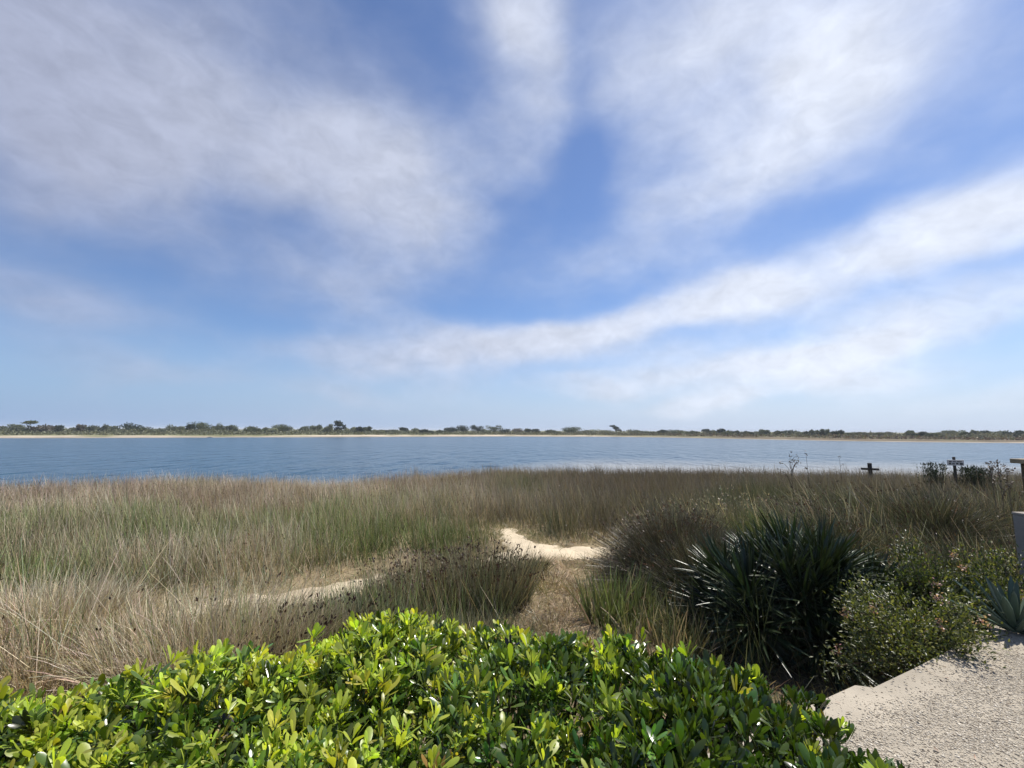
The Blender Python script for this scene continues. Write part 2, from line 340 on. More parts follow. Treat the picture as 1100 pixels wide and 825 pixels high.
# water
m, n, l, p = material('lagoon_water')
t = n.new('ShaderNodeTexCoord')
def wnoise(sc, rot, scale, det):
    mp = n.new('ShaderNodeMapping'); mp.inputs['Scale'].default_value = sc; mp.inputs['Rotation'].default_value = (0, 0, rot); l.new(t.outputs['Object'], mp.inputs[0])
    z = n.new('ShaderNodeTexNoise'); z.inputs['Scale'].default_value = scale; z.inputs['Detail'].default_value = det; z.inputs['Roughness'].default_value = .6; l.new(mp.outputs[0], z.inputs['Vector']); return z.outputs['Fac']
b1 = n.new('ShaderNodeBump'); b1.inputs['Strength'].default_value = 1; b1.inputs['Distance'].default_value = .8; l.new(wnoise((1.0, .4, 1), R(5), .6, 3), b1.inputs['Height'])
b2 = n.new('ShaderNodeBump'); b2.inputs['Strength'].default_value = 1; b2.inputs['Distance'].default_value = .5; l.new(wnoise((.7, 1.0, 1), R(-6), .09, 5), b2.inputs['Height']); l.new(b1.outputs[0], b2.inputs['Normal'])
l.new(b2.outputs[0], p.inputs['Normal'])
a = n.new('ShaderNodeAttribute'); a.attribute_name = 'tint'; l.new(a.outputs['Color'], p.inputs['Base Color'])
p.inputs['Roughness'].default_value = .2; p.inputs['IOR'].default_value = 1.33
wx = np.concatenate([np.linspace(-700, -60, 20)[:-1], np.linspace(-60, 60, 120)[:-1], np.linspace(60, 700, 20)])
wy = np.concatenate([np.linspace(12, 40, 60)[:-1], np.linspace(40, 215, 60)])
WX, WY = np.meshgrid(wx, wy)
sh = (sstep(1, 0, (WY - near_shore(WX)) / (6 + 16 * sstep(-6, 8, WX))) * sstep(-14, -4, WX) * (.6 + .6 * fbm(WX * .15, WY * .4, 41)))[..., None].clip(0, 1)  # pale shallows, widened rightward to paint in the brighter sky reflection
sh2 = sstep(8, 0, far_shore(WX) - WY)[..., None] * .5
wc = np.array([.012, .05, .085]) * (1 - sh) + np.array([.36, .33, .28]) * sh
wc = wc * (1 - sh2) + np.array([.2, .22, .2]) * sh2
tag(np_mesh('water', np.stack([WX, WY, np.full_like(WX, WATER)], -1), grid_faces(len(wx), len(wy)), m, wc.reshape(-1, 3), True), kind='structure')

# far bank
fx = np.concatenate([np.linspace(-4000, -320, 12)[:-1], np.linspace(-320, 320, 420)[:-1], np.linspace(320, 4000, 12)])
fv = np.array([-6, -1, 0, 1.5, 3, 5, 7, 9, 12, 16, 22, 30, 45, 70, 110, 200, 500, 1500, 5000])
fz = np.array([-.6, -.12, -.0, .08, .16, .28, .5, .62, .72, .8, .85, .9, .95, 1.0, 1.05, 1.1, 1.2, 1.3, 1.5]) + WATER
FX, FV = np.meshgrid(fx, fv)
FZ = np.repeat(fz[:, None], len(fx), 1) * (1 + .25 * (fbm(FX * .05, FV * .05, 51) - .5))
FY = far_shore(FX) + FV
redd = sstep(40, 85, FX)
edge = 2.2 + 8 * fbm(FX * .035, 0 * FX, 53) - 4.5 * redd
sand = (sstep(edge + 1.6, edge - .6, FV) * (1 - .85 * sstep(.52, .6, fbm(FX * .11, FV * .25, 54)) * sstep(2, 4, FV)))[..., None]
veg = np.array([.16, .16, .085]) * (1 - .0) + 0 * FX[..., None]
rd = (redd * sstep(26, 8, FV) * sstep(.3, .55, fbm(FX * .08, FV * .1, 55)) + .4 * sstep(-20, 5, FX) * sstep(26, 10, FV))[..., None].clip(0, 1)
veg = veg * (1 - rd) + np.array([.13, .105, .07]) * rd
wet = sstep(7.5, 3.5, FV)[..., None]
fc = veg * (1 - sand) + (np.array([.50, .44, .34]) * (1 - wet) + np.array([.30, .25, .19]) * wet) * sand
salt = (sstep(.62, .68, fbm(FX * .03, FV * .06, 57)) * sstep(18, 24, FV) * sstep(60, 34, FV) * sstep(95, 115, FX))[..., None]
fc = fc * (1 - salt) + np.array([.55, .47, .36]) * salt
tag(np_mesh('far_bank', np.stack([FX, FY, FZ], -1), grid_faces(len(fx), len(fv)), M_far, fc.reshape(-1, 3), True), kind='structure')
# thin sea air over the whole place
m, n, l, p = material('sea_air'); n.remove(p); pv = n.new('ShaderNodeVolumePrincipled'); pv.inputs['Color'].default_value = (.86, .92, 1, 1); pv.inputs['Density'].default_value = .00035; pv.inputs['Anisotropy'].default_value = 0
l.new(pv.outputs[0], n['Material Output'].inputs['Volume'])
b = Buf(); b.box((0, 2500, 3.5), (8400, 5500, 13.0)); tag(b.build('haze', m), kind='stuff')
def far_z(v): return np.interp(v, fv, fz)

# low scrub on the far bank (one mass)
n_ = 60000
sx = rng.uniform(-260, 260, n_); sv = 9 + 60 * rng.random(n_) ** 1.5
pat = fbm(sx * .07, sv * .12, 61)
ok = (pat > .36); sx, sv, pat = sx[ok], sv[ok], pat[ok]
nn = len(sx); hgt = .25 + 1.5 * sstep(.36, .75, pat) * (.4 + .6 * sstep(12, 40, sv))
b0 = np.stack([sx, far_shore(sx) + sv, far_z(sv) + hgt * rng.random(nn)], 1)
tn = fbm(sx * .05, sv * .1, 67)[:, None]
cc = np.array([.10, .11, .07]) * (1 - tn) + np.array([.19, .185, .125]) * tn
rdm = (sstep(40, 85, sx) * sstep(30, 10, sv) * .8 + .3 * sstep(-40, 0, sx))[:, None] * (rng.random((nn, 1)) < .7)
cc = cc * (1 - rdm) + np.array([.14, .10, .075]) * rdm
dv = sphere_dirs(nn); up = sphere_dirs(nn)
V, F, C = leaves(b0, dv, up, rng.uniform(.3, .8, nn), rng.uniform(.2, .5, nn), cc * (1 + rng.normal(0, .25, (nn, 1))).clip(.4, 2), 'oval')
o = np_mesh('far_scrub', V, F, M_crown, C); tag(o, kind='stuff')

# ------------------------------------------------------------------ trees on the far bank
DARK, OLIVE, GREYG, PALE, BROWN = (.032, .046, .03), (.085, .10, .052), (.12, .135, .095), (.22, .23, .15), (.125, .11, .09)
# photo x, top y, width (photo pixels), form, colour, wording
TREES = [
 (4, 457, 8, 'bush', GREYG, 'low grey-green bush'), (16, 453.2, 17, 'bush', GREYG, 'broad grey-brown bushy tree'), (29, 451.6, 12, 'umbrella', OLIVE, 'flat-topped umbrella tree'),
 (44, 455.6, 14, 'bush', BROWN, 'rounded brownish-grey bush'), (60, 456, 10, 'round', DARK, 'small round dark tree'), (79, 459, 9, 'bush', GREYG, 'low spreading bush'),
 (87, 455.8, 9, 'round', BROWN, 'brownish round tree'), (97, 456.5, 9, 'bush', GREYG, 'pointed grey-green bush'), (109, 455.8, 12, 'bush', GREYG, 'grey-green bush'), (121, 456, 13, 'bush', GREYG, 'domed grey-green bush'),
 (141, 454.4, 22, 'bush', DARK, 'large dark tree with a wide solid crown'), (156, 459.4, 8, 'bush', OLIVE, 'low olive bush'), (170, 460, 14, 'bush', GREYG, 'long low grey-green bush'),
 (188, 456.2, 12, 'bush', GREYG, 'pale grey-green bush'), (197, 456.8, 10, 'bush', PALE, 'pale silvery bush'), (205, 454.4, 9, 'round', DARK, 'dark round tree'), (221, 453, 23, 'bush', OLIVE, 'tall olive tree'),
 (234, 453.4, 9, 'round', GREYG, 'upright grey-green tree'), (242, 456.6, 9, 'bush', OLIVE, 'olive bush'), (251, 456.6, 9, 'bush', GREYG, 'small grey-green bush'), (270, 456.4, 17, 'bush', OLIVE, 'domed olive bushy tree'),
 (285, 458.6, 10, 'bush', GREYG, 'low grey bush'), (294, 459, 8, 'bush', PALE, 'low pale bush'), (303, 455.4, 18, 'bush', OLIVE, 'spreading olive tree'), (326, 458, 13, 'bush', GREYG, 'low broad bush'),
 (338, 456, 11, 'round', OLIVE, 'upright olive tree'), (351, 456, 9, 'bush', PALE, 'pale green bush'), (362, 451.9, 14, 'pine', DARK, 'windswept dark pine with its crown thrown to the right'),
 (377, 458, 9, 'bush', PALE, 'pale bush'), (385, 456.8, 9, 'round', DARK, 'dark round bush'), (394, 458.4, 8, 'bush', OLIVE, 'small olive bush'), (407, 461, 11, 'bush', PALE, 'very low pale bush'), (420, 461, 12, 'bush', GREYG, 'very low grey bush'),
 (433, 458.5, 9, 'round', DARK, 'small dark round tree standing apart'), (447, 460, 10, 'bush', GREYG, 'low grey-green bush'), (458, 461, 11, 'bush', DARK, 'low dark bush'), (472, 461.4, 10, 'bush', OLIVE, 'low olive bush'),
 (484, 459, 11, 'round', DARK, 'dark low-crowned tree'), (497, 457, 14, 'pine2', DARK, 'broad dark pine'), (512, 456, 11, 'pine2', DARK, 'dark round-crowned pine'), (521, 460, 7, 'bush', PALE, 'small pale bush'),
 (531, 456, 11, 'round', GREYG, 'tall grey-green tree'), (542, 460, 10, 'bush', DARK, 'low dark domed bush'), (555, 459.4, 12, 'bush', BROWN, 'brownish-grey bush'), (567, 460.4, 6, 'round', OLIVE, 'slim olive bush'), (574, 460, 9, 'round', DARK, 'dark bush'),
 (593, 460.6, 12, 'bush', OLIVE, 'low olive bush'), (611, 457.2, 25, 'bush', OLIVE, 'wide olive-green dome of a tree'), (631, 461.6, 7, 'bush', DARK, 'small dark bush'), (645, 460.6, 20, 'bush', PALE, 'long low pale-green bush'),
 (661, 456.6, 11, 'leanpine', DARK, 'leaning dark pine with its head bent to the left'), (684, 461, 18, 'bush', GREYG, 'wide low grey-green bush'), (699, 463, 9, 'bush', OLIVE, 'very low olive bush'), (712, 461.6, 11, 'round', DARK, 'dark rounded bush'),
 (726, 461, 13, 'bush', GREYG, 'grey domed bush'), (744, 462, 13, 'bush', OLIVE, 'low olive bush'), (760, 460.2, 8, 'round', DARK, 'dark round tree rising above the bushes'), (767, 462.4, 9, 'bush', GREYG, 'low grey bush'), (774, 461, 8, 'round', DARK, 'dark pointed bush'),
 (781, 462.2, 8, 'bush', OLIVE, 'small olive bush'), (791, 462, 8, 'bush', DARK, 'small dark bush'), (800, 462, 10, 'bush', DARK, 'dark rounded bush'), (815, 463, 11, 'bush', GREYG, 'low grey-green bush'), (823, 461.6, 10, 'round', GREYG, 'rounded grey tree'),
 (834, 462, 8, 'bush', OLIVE, 'olive bush'), (842, 461.6, 12, 'bush', DARK, 'dark domed bush'), (855, 462.2, 11, 'bush', GREYG, 'grey-green domed bush'), (868, 462.8, 10, 'bush', DARK, 'low dark bush'), (875, 462, 6, 'round', OLIVE, 'slender olive tree'),
 (883, 461.6, 7, 'round', GREYG, 'slender grey tree'), (893, 463.4, 9, 'bush', DARK, 'low dark bush'), (900, 461.6, 10, 'round', DARK, 'dark rounded tree'), (914, 464, 12, 'bush', GREYG, 'low grey bush'), (928, 464.2, 13, 'bush', GREYG, 'long low grey bush'),
 (945, 464.4, 12, 'bush', OLIVE, 'low olive bush'), (955, 464, 9, 'bush', DARK, 'small dark bush'), (977, 462, 9, 'round', OLIVE, 'rounded olive tree'), (990, 461.2, 11, 'bush', DARK, 'dark dome-shaped tree'), (1004, 465, 9, 'bush', OLIVE, 'low olive bush'),
 (1012, 463.2, 8, 'bush', GREYG, 'grey bush'), (1023, 462, 13, 'bush', GREYG, 'wide grey-green bush'), (1035, 463.4, 10, 'bush', OLIVE, 'olive bush'), (1047, 461.8, 7, 'round', GREYG, 'slim grey-green tree'), (1060, 461.8, 14, 'bush', DARK, 'wide dark bush'),
 (1074, 462, 14, 'bush', GREYG, 'wide grey bush'), (1090, 461.6, 13, 'bush', DARK, 'dark bush'), (1102, 462, 10, 'bush', GREYG, 'grey bush')]
LAND = {29: 'the umbrella-crowned tree', 141: 'the wide dark tree', 221: 'the tall olive tree', 362: 'the windswept pine', 433: 'the lone dark tree', 512: 'the two dark pines', 611: 'the wide olive dome', 661: 'the leaning pine', 760: 'the round tree above the bushes', 990: 'the dark dome-shaped tree'}
LANDW = {29: 'on the far bank near the left end', 141: 'across the lagoon above the bright sand', 221: 'on the far bank, highest of its group', 362: 'on the far bank', 433: 'on the far bank', 512: 'beyond the lagoon, taller of the two', 611: 'across the lagoon', 661: 'beyond the lagoon', 760: 'on the far bank', 990: 'on the far bank right of the wooden cross'}
ORD = ['first', 'second', 'third', 'fourth', 'fifth', 'sixth', 'seventh', 'eighth', 'ninth', 'tenth', 'eleventh', 'twelfth', 'thirteenth', 'fourteenth', 'fifteenth', 'sixteenth']
tx_sorted = sorted(q[0] for q in TREES)
def tree_label(x, words):
    if x in LAND: return words + ' ' + LANDW[x]
    if x == 497: return 'broad dark pine beyond the lagoon, lower and wider of the two dark pines'
    lx = min(LAND, key=lambda k: abs(k - x)); a_, b_ = sorted((x, lx))
    rank = sum(1 for k in tx_sorted if a_ < k < b_)
    return '%s far off, %s to the %s of %s' % (words, ORD[rank], 'right' if x > lx else 'left', LAND[lx])
def crown_cloud(cen, rad, nl, cl, size, lobes):
    """leaf clumps spread through uneven lobes"""
    cs = np.asarray(cen) + rng.normal(0, .42, (lobes, 3)) * rad * [1, 1, .55]
    rs = rad * rng.uniform(.38, .68, (lobes, 1)) * [1, 1, 1]
    k = rng.integers(0, lobes, nl)
    pos = cs[k] + sphere_dirs(nl) * rs[k] * rng.random((nl, 1)) ** .4
    shade = rng.uniform(.7, 1.35, lobes)[k][:, None] * rng.uniform(.75, 1.3, (nl, 1))
    return pos, np.asarray(cl) * shade
for (x, ty, wd, form, cl, words) in TREES:
    d = ray(x, 465); kx = d[0] / d[1]
    v = 30 + 45 * hash2(np.array([x]), np.array([3]), 1)[0]
    yv = 150.0
    for _ in range(60): yv = .6 * yv + .4 * float(far_shore(kx * yv) + v)
    bx, by, bz = kx * yv, yv, float(far_z(v)) * 1.0 - .05
    top = EYE + (ray(x, ty)[2] / ray(x, ty)[1]) * yv; H = max(top - bz, 1.3); Wd = wd * yv / FPX
    big = form != 'bush' or H > 3.4
    root = thing('tree' if big else 'bush', (bx, by, bz), tree_label(x, words), 'tree' if big else 'bush', 'trees and bushes along the far bank')
    bb = Buf(); cb = Buf()
    if form == 'umbrella':
        bb.tube([(0, 0, 0), (.15, 0, H * .35), (.1, 0, H * .6)], [.22, .17, .12], BROWN)
        for s in (-1, 1): bb.tube([(.1, 0, H * .5), (s * Wd * .22, .2, H * .75), (s * Wd * .34, .1, H * .88)], [.12, .09, .05], BROWN)
        sets = [((0, 0, H * .86), (Wd * .5, Wd * .45, H * .13), 420), ((.2, 0, H * .28), (Wd * .42, Wd * .4, H * .28), 200)]
    elif form in ('pine', 'leanpine'):
        s = 1 if form == 'pine' else -1
        bb.tube([(-s * Wd * .12, 0, 0), (-s * Wd * .05, 0, H * .35), (s * Wd * .02, 0, H * .62)], [.26, .2, .13], BROWN)
        bb.tube([(-s * Wd * .05, 0, H * .4), (s * Wd * .2, .2, H * .62)], [.13, .07], BROWN)
        if s > 0: sets = [((-.06 * Wd, 0, H * .84), (Wd * .36, Wd * .36, H * .17), 380), ((.2 * Wd, 0, H * .66), (Wd * .34, Wd * .3, H * .17), 320), ((.25 * Wd, 0, H * .42), (Wd * .3, Wd * .28, H * .18), 260), ((-.05 * Wd, 0, H * .22), (Wd * .45, Wd * .3, H * .22), 260)]
        else: sets = [((-.18 * Wd, 0, H * .88), (Wd * .32, Wd * .3, H * .12), 300), ((.1 * Wd, 0, H * .68), (Wd * .34, Wd * .3, H * .17), 320), ((.28 * Wd, 0, H * .42), (Wd * .3, Wd * .25, H * .16), 200)]
    else:
        bb.tube([(0, 0, 0), (.1, 0, H * .3), (.05, .1, H * .6)], [.16 + .02 * H, .13, .07], BROWN)
        for s in (-1, 1): bb.tube([(.08, 0, H * .22), (s * Wd * .2, .1, H * .5), (s * Wd * .28, 0, H * .65)], [.1, .07, .04], BROWN)
        z0 = .56 if form in ('round', 'pine2') else .48
        sets = [((0, 0, H * z0), (Wd * .5, Wd * .42, H * (1 - z0) * 1.0), 900)]
        if form != 'bush': sets += [((rng.uniform(-.2, .2) * Wd, 0, H * .3), (Wd * .42, Wd * .36, H * .3), 320)]
        if form == 'bush':
            sets += [((rng.uniform(-.35, .35) * Wd, 0, H * .34), (Wd * .3, Wd * .3, H * .34), 280), ((rng.uniform(-.4, .4) * Wd, 0, H * .3), (Wd * .3, Wd * .3, H * .32), 280)]
    for cen, rad, nl in sets:
        pos, cc = crown_cloud(cen, np.array(rad) * [1.22, 1.1, 1.05], nl, cl, .3, 7)
        pos[:, 2] = np.clip(pos[:, 2], .05, H)
        cb.add(*leaves(pos, sphere_dirs(nl), sphere_dirs(nl), rng.uniform(.3, .62, nl), rng.uniform(.22, .42, nl), cc, 'oval'))
    bb.build('trunk', M_bark, root); cb.build('crown', M_crown, root)

# small dark rock on the far beach
rx_ = gz(181, 471, WATER); rk = Buf()
rk.tube([(-1.1, 0, .05), (-.6, .1, .12), (.1, 0, .18), (.7, .05, .1), (1.2, 0, .05)], [.05, .17, .2, .15, .05], (.09, .085, .08), 8)
o = rk.build('rock', M_stone, loc=(0, 0, 0)); o.location = (float(rx_[0]), float(far_shore(rx_[0])) - .6, WATER - .15); tag(o, 'small dark rock at the waterline of the far sandy beach', 'rock')

# ------------------------------------------------------------------ the marsh: rushes and sedges
def field(n_, y0, y1):
    y = np.sqrt(rng.uniform(y0 ** 2, y1 ** 2, n_)); x = rng.uniform(-1.32, 1.32, n_) * y + rng.uniform(-1, 1, n_); return x, y
tcx, tcy = field(16000, 4.3, 24.5)
ti = rng.integers(0, 16000, 250000); tsz = rng.uniform(.05, .16, 16000); tlean = rng.normal(0, .16, (16000, 2)); ttone = np.clip(rng.normal(1, .24, 16000), .5, 1.7); thue = rng.random(16000); thh = rng.uniform(.75, 1.2, 16000)
toff = rng.normal(0, 1, (250000, 2)) * tsz[ti][:, None]
fx_, fy_ = field(110000, 4.3, 24.5)
x = np.concatenate([tcx[ti] + toff[:, 0], fx_]); y = np.concatenate([tcy[ti] + toff[:, 1], fy_])
k_ = np.concatenate([ti, rng.integers(0, 16000, 110000)]); outl = np.concatenate([toff * 1.6, np.zeros((110000, 2))])
sd_ = near_shore(x) - y
pd_ = path_dist(x, y) + .3 * (fbm(x * 2.5, y * 2.5, 71) - .5)
dens_ = sstep(.18, .5, fbm(x * 1.1, y * 1.1, 73))
keep = (sd_ > .5 + .8 * rng.random(len(x))) & (pd_ > .08 + .25 * rng.random(len(x)))
front = path_dist(x, y, (1,))          # in front of the left path: only a thin cover, the clumps stand there
infront = (y < np.interp(x, [-9, -6.2, -4.6, -3.4, -2.3, -1.2, .5, .9, 2, 3.2, 12], [4.5, 5.2, 5.75, 6.3, 6.95, 7.5, 8.6, 8.8, 8.6, 6.8, 4.6]))
keep &= ~(infront & (rng.random(len(x)) > .45))
fringe = sstep(.1, 1.0, pd_ + .5 * (fbm(x * 1.2, y * 1.2, 75) - .5))
keep &= rng.random(len(x)) < (.25 + .75 * fringe) * (.35 + .65 * dens_)
k_, outl = k_[keep], outl[keep]; x, y, sd_, pd_, fringe = x[keep], y[keep], sd_[keep], pd_[keep], fringe[keep]
n_ = len(x); z = ground_z(x, y)
clump = fbm(x * .5, y * .5, 77); fine = fbm(x * 2.2, y * 2.2, 79)
H = (.56 + .34 * clump + .25 * (fine - .5)) * (.35 + .65 * fringe) * (.72 + .28 * sstep(0, 3, sd_)) * rng.uniform(.6, 1.2, n_) * thh[k_]
rightness = sstep(-.35, .35, x / y)  # towards the right; tip colours below carry that side's backlit shade
lean = .10 + .16 * rng.random(n_); wind = np.array([-.55, -.2])
dxy = rng.normal(0, 1, (n_, 2)) * lean[:, None] * .6 + outl + tlean[k_] + wind * (.10 + .12 * rightness)[:, None]
d = nrm(np.concatenate([dxy, np.ones((n_, 1))], 1))
brown = sstep(.30, .62, fbm(x * .45, y * .8, 81) * .85 + .42 * sstep(8.6, 13.5, y) - .06 + rng.normal(0, .1, n_) - .16 * sstep(-.45, -.05, x / y) * sstep(.25, 0, x / y))[:, None]
red = sstep(.45, .7, fbm(x * .5, y * .7, 83) + .3 * sstep(14, 19, y))[:, None]
foot = jit((.055, .075, .028), n_, .25) * (1 - .5 * brown) + .5 * brown * jit((.15, .115, .065), n_, .2)
tipg = jit((.17, .215, .08), n_, .35); tipb = jit((.48, .405, .33), n_, .3); tipr = jit((.22, .15, .12), n_, .3)
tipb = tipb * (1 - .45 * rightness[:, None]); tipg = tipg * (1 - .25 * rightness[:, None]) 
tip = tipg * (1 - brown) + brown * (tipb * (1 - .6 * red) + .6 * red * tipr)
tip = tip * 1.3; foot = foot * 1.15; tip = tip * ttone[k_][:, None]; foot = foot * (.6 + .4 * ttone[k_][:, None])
tip = tip * (1 - .48 * rightness[:, None]); tip = tip * (1 - .4 * rightness[:, None]) + tip.mean(1, keepdims=True) * [1.05, .98, .95] * .4 * rightness[:, None]  # shaded side painted in: right-hand tips darker and greyer
dry = (.55 * rng.random((n_, 1)) + .45 * thue[k_][:, None] < .30 - .16 * rightness[:, None]); tip = np.where(dry, jit((.52, .45, .33), n_, .2) * (1 - .4 * rightness[:, None]), tip); foot = np.where(dry, jit((.3, .24, .15), n_, .15), foot)
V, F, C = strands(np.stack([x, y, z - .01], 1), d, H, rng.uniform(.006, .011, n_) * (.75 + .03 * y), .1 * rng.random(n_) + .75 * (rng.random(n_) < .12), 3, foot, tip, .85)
tag(np_mesh('marsh_rushes', V, F, M_grass, C), kind='stuff')
# dark seed heads of the rushes
k = rng.choice(n_, 16000, p=(brown[:, 0] + .15) / (brown[:, 0] + .15).sum()); hd = np.stack([x, y, z], 1)[k] + d[k] * (H[k] * rng.uniform(.6, .92, len(k)))[:, None]
V, F, C = leaves(hd, nrm(d[k] + rng.normal(0, .35, (len(k), 3))), sphere_dirs(len(k)), rng.uniform(.03, .05, len(k)), rng.uniform(.010, .02, len(k)), jit((.10, .065, .045), len(k), .3), 'oval')
tag(np_mesh('rush_seed_heads', V, F, M_grass, C), kind='stuff')
# low fringe grass and dry straw along the path and on the open ground in front
def scatter(n_, x0, x1, y0, y1): return rng.uniform(x0, x1, n_), rng.uniform(y0, y1, n_)
x, y = scatter(60000, -9, 4.5, 3.4, 11.5)
pd_ = path_dist(x, y); nz = fbm(x * 1.5, y * 1.5, 85)
keep = ((pd_ > -.05) & (pd_ < .9) & (rng.random(len(x)) < sstep(.3, .6, nz) * .9 + .1)) | ((y < 6.2) & (pd_ > 0) & (rng.random(len(x)) < .55))
keep |= rng.random(len(x)) < .035
keep |= (path_dist(x, y, (1, 2)) < .1) & (y < 8.4) & (rng.random(len(x)) < np.where((x < -1.5) & (x > -3.9), .3, 1)) & (rng.random(len(x)) < .3 + .5 * sstep(.4, .6, nz))
x, y = x[keep], y[keep]; n_ = len(x); z = ground_z(x, y)
gm = (sstep(.36, .58, fbm(x * .9, y * .9, 87)) * np.where(y > 6.5, .95, .6))[:, None]
tip = jit((.40, .33, .21), n_, .2) * (1 - gm) + gm * jit((.16, .17, .06), n_, .2)
d = nrm(np.concatenate([rng.normal(0, 1, (n_, 2)), rng.uniform(.25, 1.6, (n_, 1))], 1))
V, F, C = strands(np.stack([x, y, z + .005], 1), d, rng.uniform(.08, .26, n_), rng.uniform(.004, .009, n_), rng.uniform(0, .25, n_), 3, tip * .7, tip, .8)
tag(np_mesh('dry_straw', V, F, M_grass, C), kind='stuff')

# ------------------------------------------------------------------ plants that stand out, one by one
def tuft_points(cx, cy, rx, ry, n_):
    a = rng.uniform(0, 2 * math.pi, n_); r = np.sqrt(rng.random(n_)); x = cx + rx * r * np.cos(a); y = cy + ry * r * np.sin(a)
    return x, y, r, a
def tuft(name, label, cat, cx, cy, rx, ry, n_, h, wdt, c0, c1, spread=.35, droop=.1, wind=(0, 0), heads=0, headcol=(.06, .035, .025), mat=None, part='blades', stalks=0, stalk_h=1.4, stalk_c=(.60, .53, .39), dry=0.0):
    cz = float(ground_z(cx, cy)); root = thing(name, (cx, cy, cz), label, cat); L0 = np.array([cx, cy, cz])
    x, y, r, a = tuft_points(cx, cy, rx, ry, n_)
    base = np.stack([x, y, ground_z(x, y) - .01], 1) - L0
    out = np.stack([np.cos(a) * r, np.sin(a) * r], 1) * spread + rng.normal(0, .2, (n_, 2)) + np.asarray(wind)
    d = nrm(np.concatenate([out, np.ones((n_, 1))], 1))
    Hh = h * rng.uniform(.5, 1.1, n_) * (1 - .25 * r * r)
    f, t_ = jit(c0, n_, .35), jit(c1, n_, .4)
    dm = rng.random((n_, 1)) < dry; t_ = np.where(dm, jit((.45, .37, .24), n_, .15), t_); f = np.where(dm, jit((.3, .24, .15), n_, .15), f)
    V, F, C = strands(base, d, Hh, wdt * rng.uniform(.7, 1.3, n_), droop * rng.random(n_) * 2, 4, f, t_, .85)
    np_mesh(part, V, F, mat or M_grass, C, parent=root)
    if heads:
        k = rng.choice(n_, heads); bh = base[k] + d[k] * (Hh[k] * rng.uniform(.82, .97, heads))[:, None]
        b = Buf()
        for q in range(3):
            b.add(*leaves(bh + rng.normal(0, .012, (heads, 3)), nrm(d[k] + rng.normal(0, .5, (heads, 3))), sphere_dirs(heads), rng.uniform(.025, .05, heads), rng.uniform(.014, .024, heads), jit(headcol, heads, .3), 'oval'))
        b.build('seed_sprays', M_grass, root)
    if stalks:
        x, y, r, a = tuft_points(0, 0, rx * .9, ry * .9, stalks)
        bs = np.stack([x, y, 0 * x], 1); ds = nrm(np.concatenate([rng.normal(0, .28, (stalks, 2)) + np.asarray(wind) * 1.3, np.ones((stalks, 1))], 1))
        V, F, C = strands(bs, ds, stalk_h * rng.uniform(.65, 1.05, stalks), .006 * rng.uniform(.7, 1.4, stalks), .6 * rng.random(stalks) ** 2, 7, jit(stalk_c, stalks, .1) * .8, jit(stalk_c, stalks, .1), .7)
        np_mesh('stalks', V, F, M_grass, C, parent=root)
    return root
STRAW0, STRAW1 = (.24, .20, .135), (.56, .48, .36)
tuft('dry_grass_clump', 'big straw-coloured dry grass clump with tall bent stalks left of the hedge', 'dry grass', -3.1, 4.7, 1.05, .7, 5200, .92, .007, STRAW0, STRAW1, .4, .25, (.05, 0), 24, stalks=60, stalk_h=1.5)
tuft('dry_grass_clump', 'tall straw-coloured grass clump at the far left in front of the rush field', 'dry grass', -5.4, 5.35, 1.1, .55, 4200, .8, .007, STRAW0, STRAW1, .4, .25, (.03, 0), 10, stalks=46, stalk_h=1.4)
tuft('dry_grass_clump', 'flattened pale dry grass clump at the left end of the hedge', 'dry grass', -4.7, 4.3, .9, .7, 4200, .62, .007, (.28, .22, .14), (.50, .41, .28), .7, .5, (-.1, -.1), 0, stalks=40, stalk_h=1.35)
tuft('rush_clump', 'brown rush clump with clusters of dark seed heads behind the hedge', 'rushes', -1.9, 4.6, .75, .5, 2800, .7, .006, (.10, .10, .05), (.34, .28, .19), .3, .05, (.22, 0), 260, (.045, .024, .018), mat=M_rush)
tuft('rush_clump', 'tall grey-green rush clump with dark tips standing left of the bare sand', 'rushes', -.35, 6.35, .62, .5, 2600, .86, .0075, (.07, .085, .045), (.21, .19, .125), .35, .03, (-.03, 0), 320, (.06, .035, .028), mat=M_rush, stalks=12, stalk_h=1.05, dry=.12)
tuft('rush_clump', 'mauve-brown rush clump between the straw path and the hedge', 'rushes', -1.25, 6.2, .65, .5, 2300, .74, .007, (.085, .085, .05), (.26, .21, .155), .35, .05, (-.02, 0), 300, (.08, .05, .04), mat=M_rush, stalks=10, stalk_h=1.0, dry=.18)
tuft('sedge_clump', 'short blue-grey sedge clump directly behind the middle of the hedge', 'sedge', -1.75, 4.75, .7, .35, 1500, .46, .007, (.07, .09, .055), (.24, .25, .17), .45, .2, (.05, 0), dry=.15)
tuft('sedge_clump', 'grey-green sedge clump at the foot of the tall rushes, behind the hedge', 'sedge', -.55, 4.9, .8, .4, 1500, .5, .007, (.065, .085, .045), (.19, .20, .12), .45, .15, (.02, 0), dry=.15)
tuft('sedge_clump', 'loose blue-green sedge clump in front of the open straw strip', 'sedge', -1.75, 5.75, .65, .4, 1500, .62, .008, (.075, .10, .065), (.27, .30, .21), .4, .12, (.04, 0), dry=.1)
tuft('sedge_clump', 'small olive sedge tuft on the near edge of the sandy patch', 'sedge', .35, 7.75, .3, .25, 500, .4, .007, (.06, .07, .035), (.20, .19, .11), .5, .2, dry=.2)
tuft('reed_clump', 'fresh green reed clump with broad upright blades beside the sand strip', 'reeds', 1.35, 5.75, .42, .5, 330, .78, .02, (.08, .105, .038), (.16, .19, .075), .3, .12, (.05, 0), dry=.12)
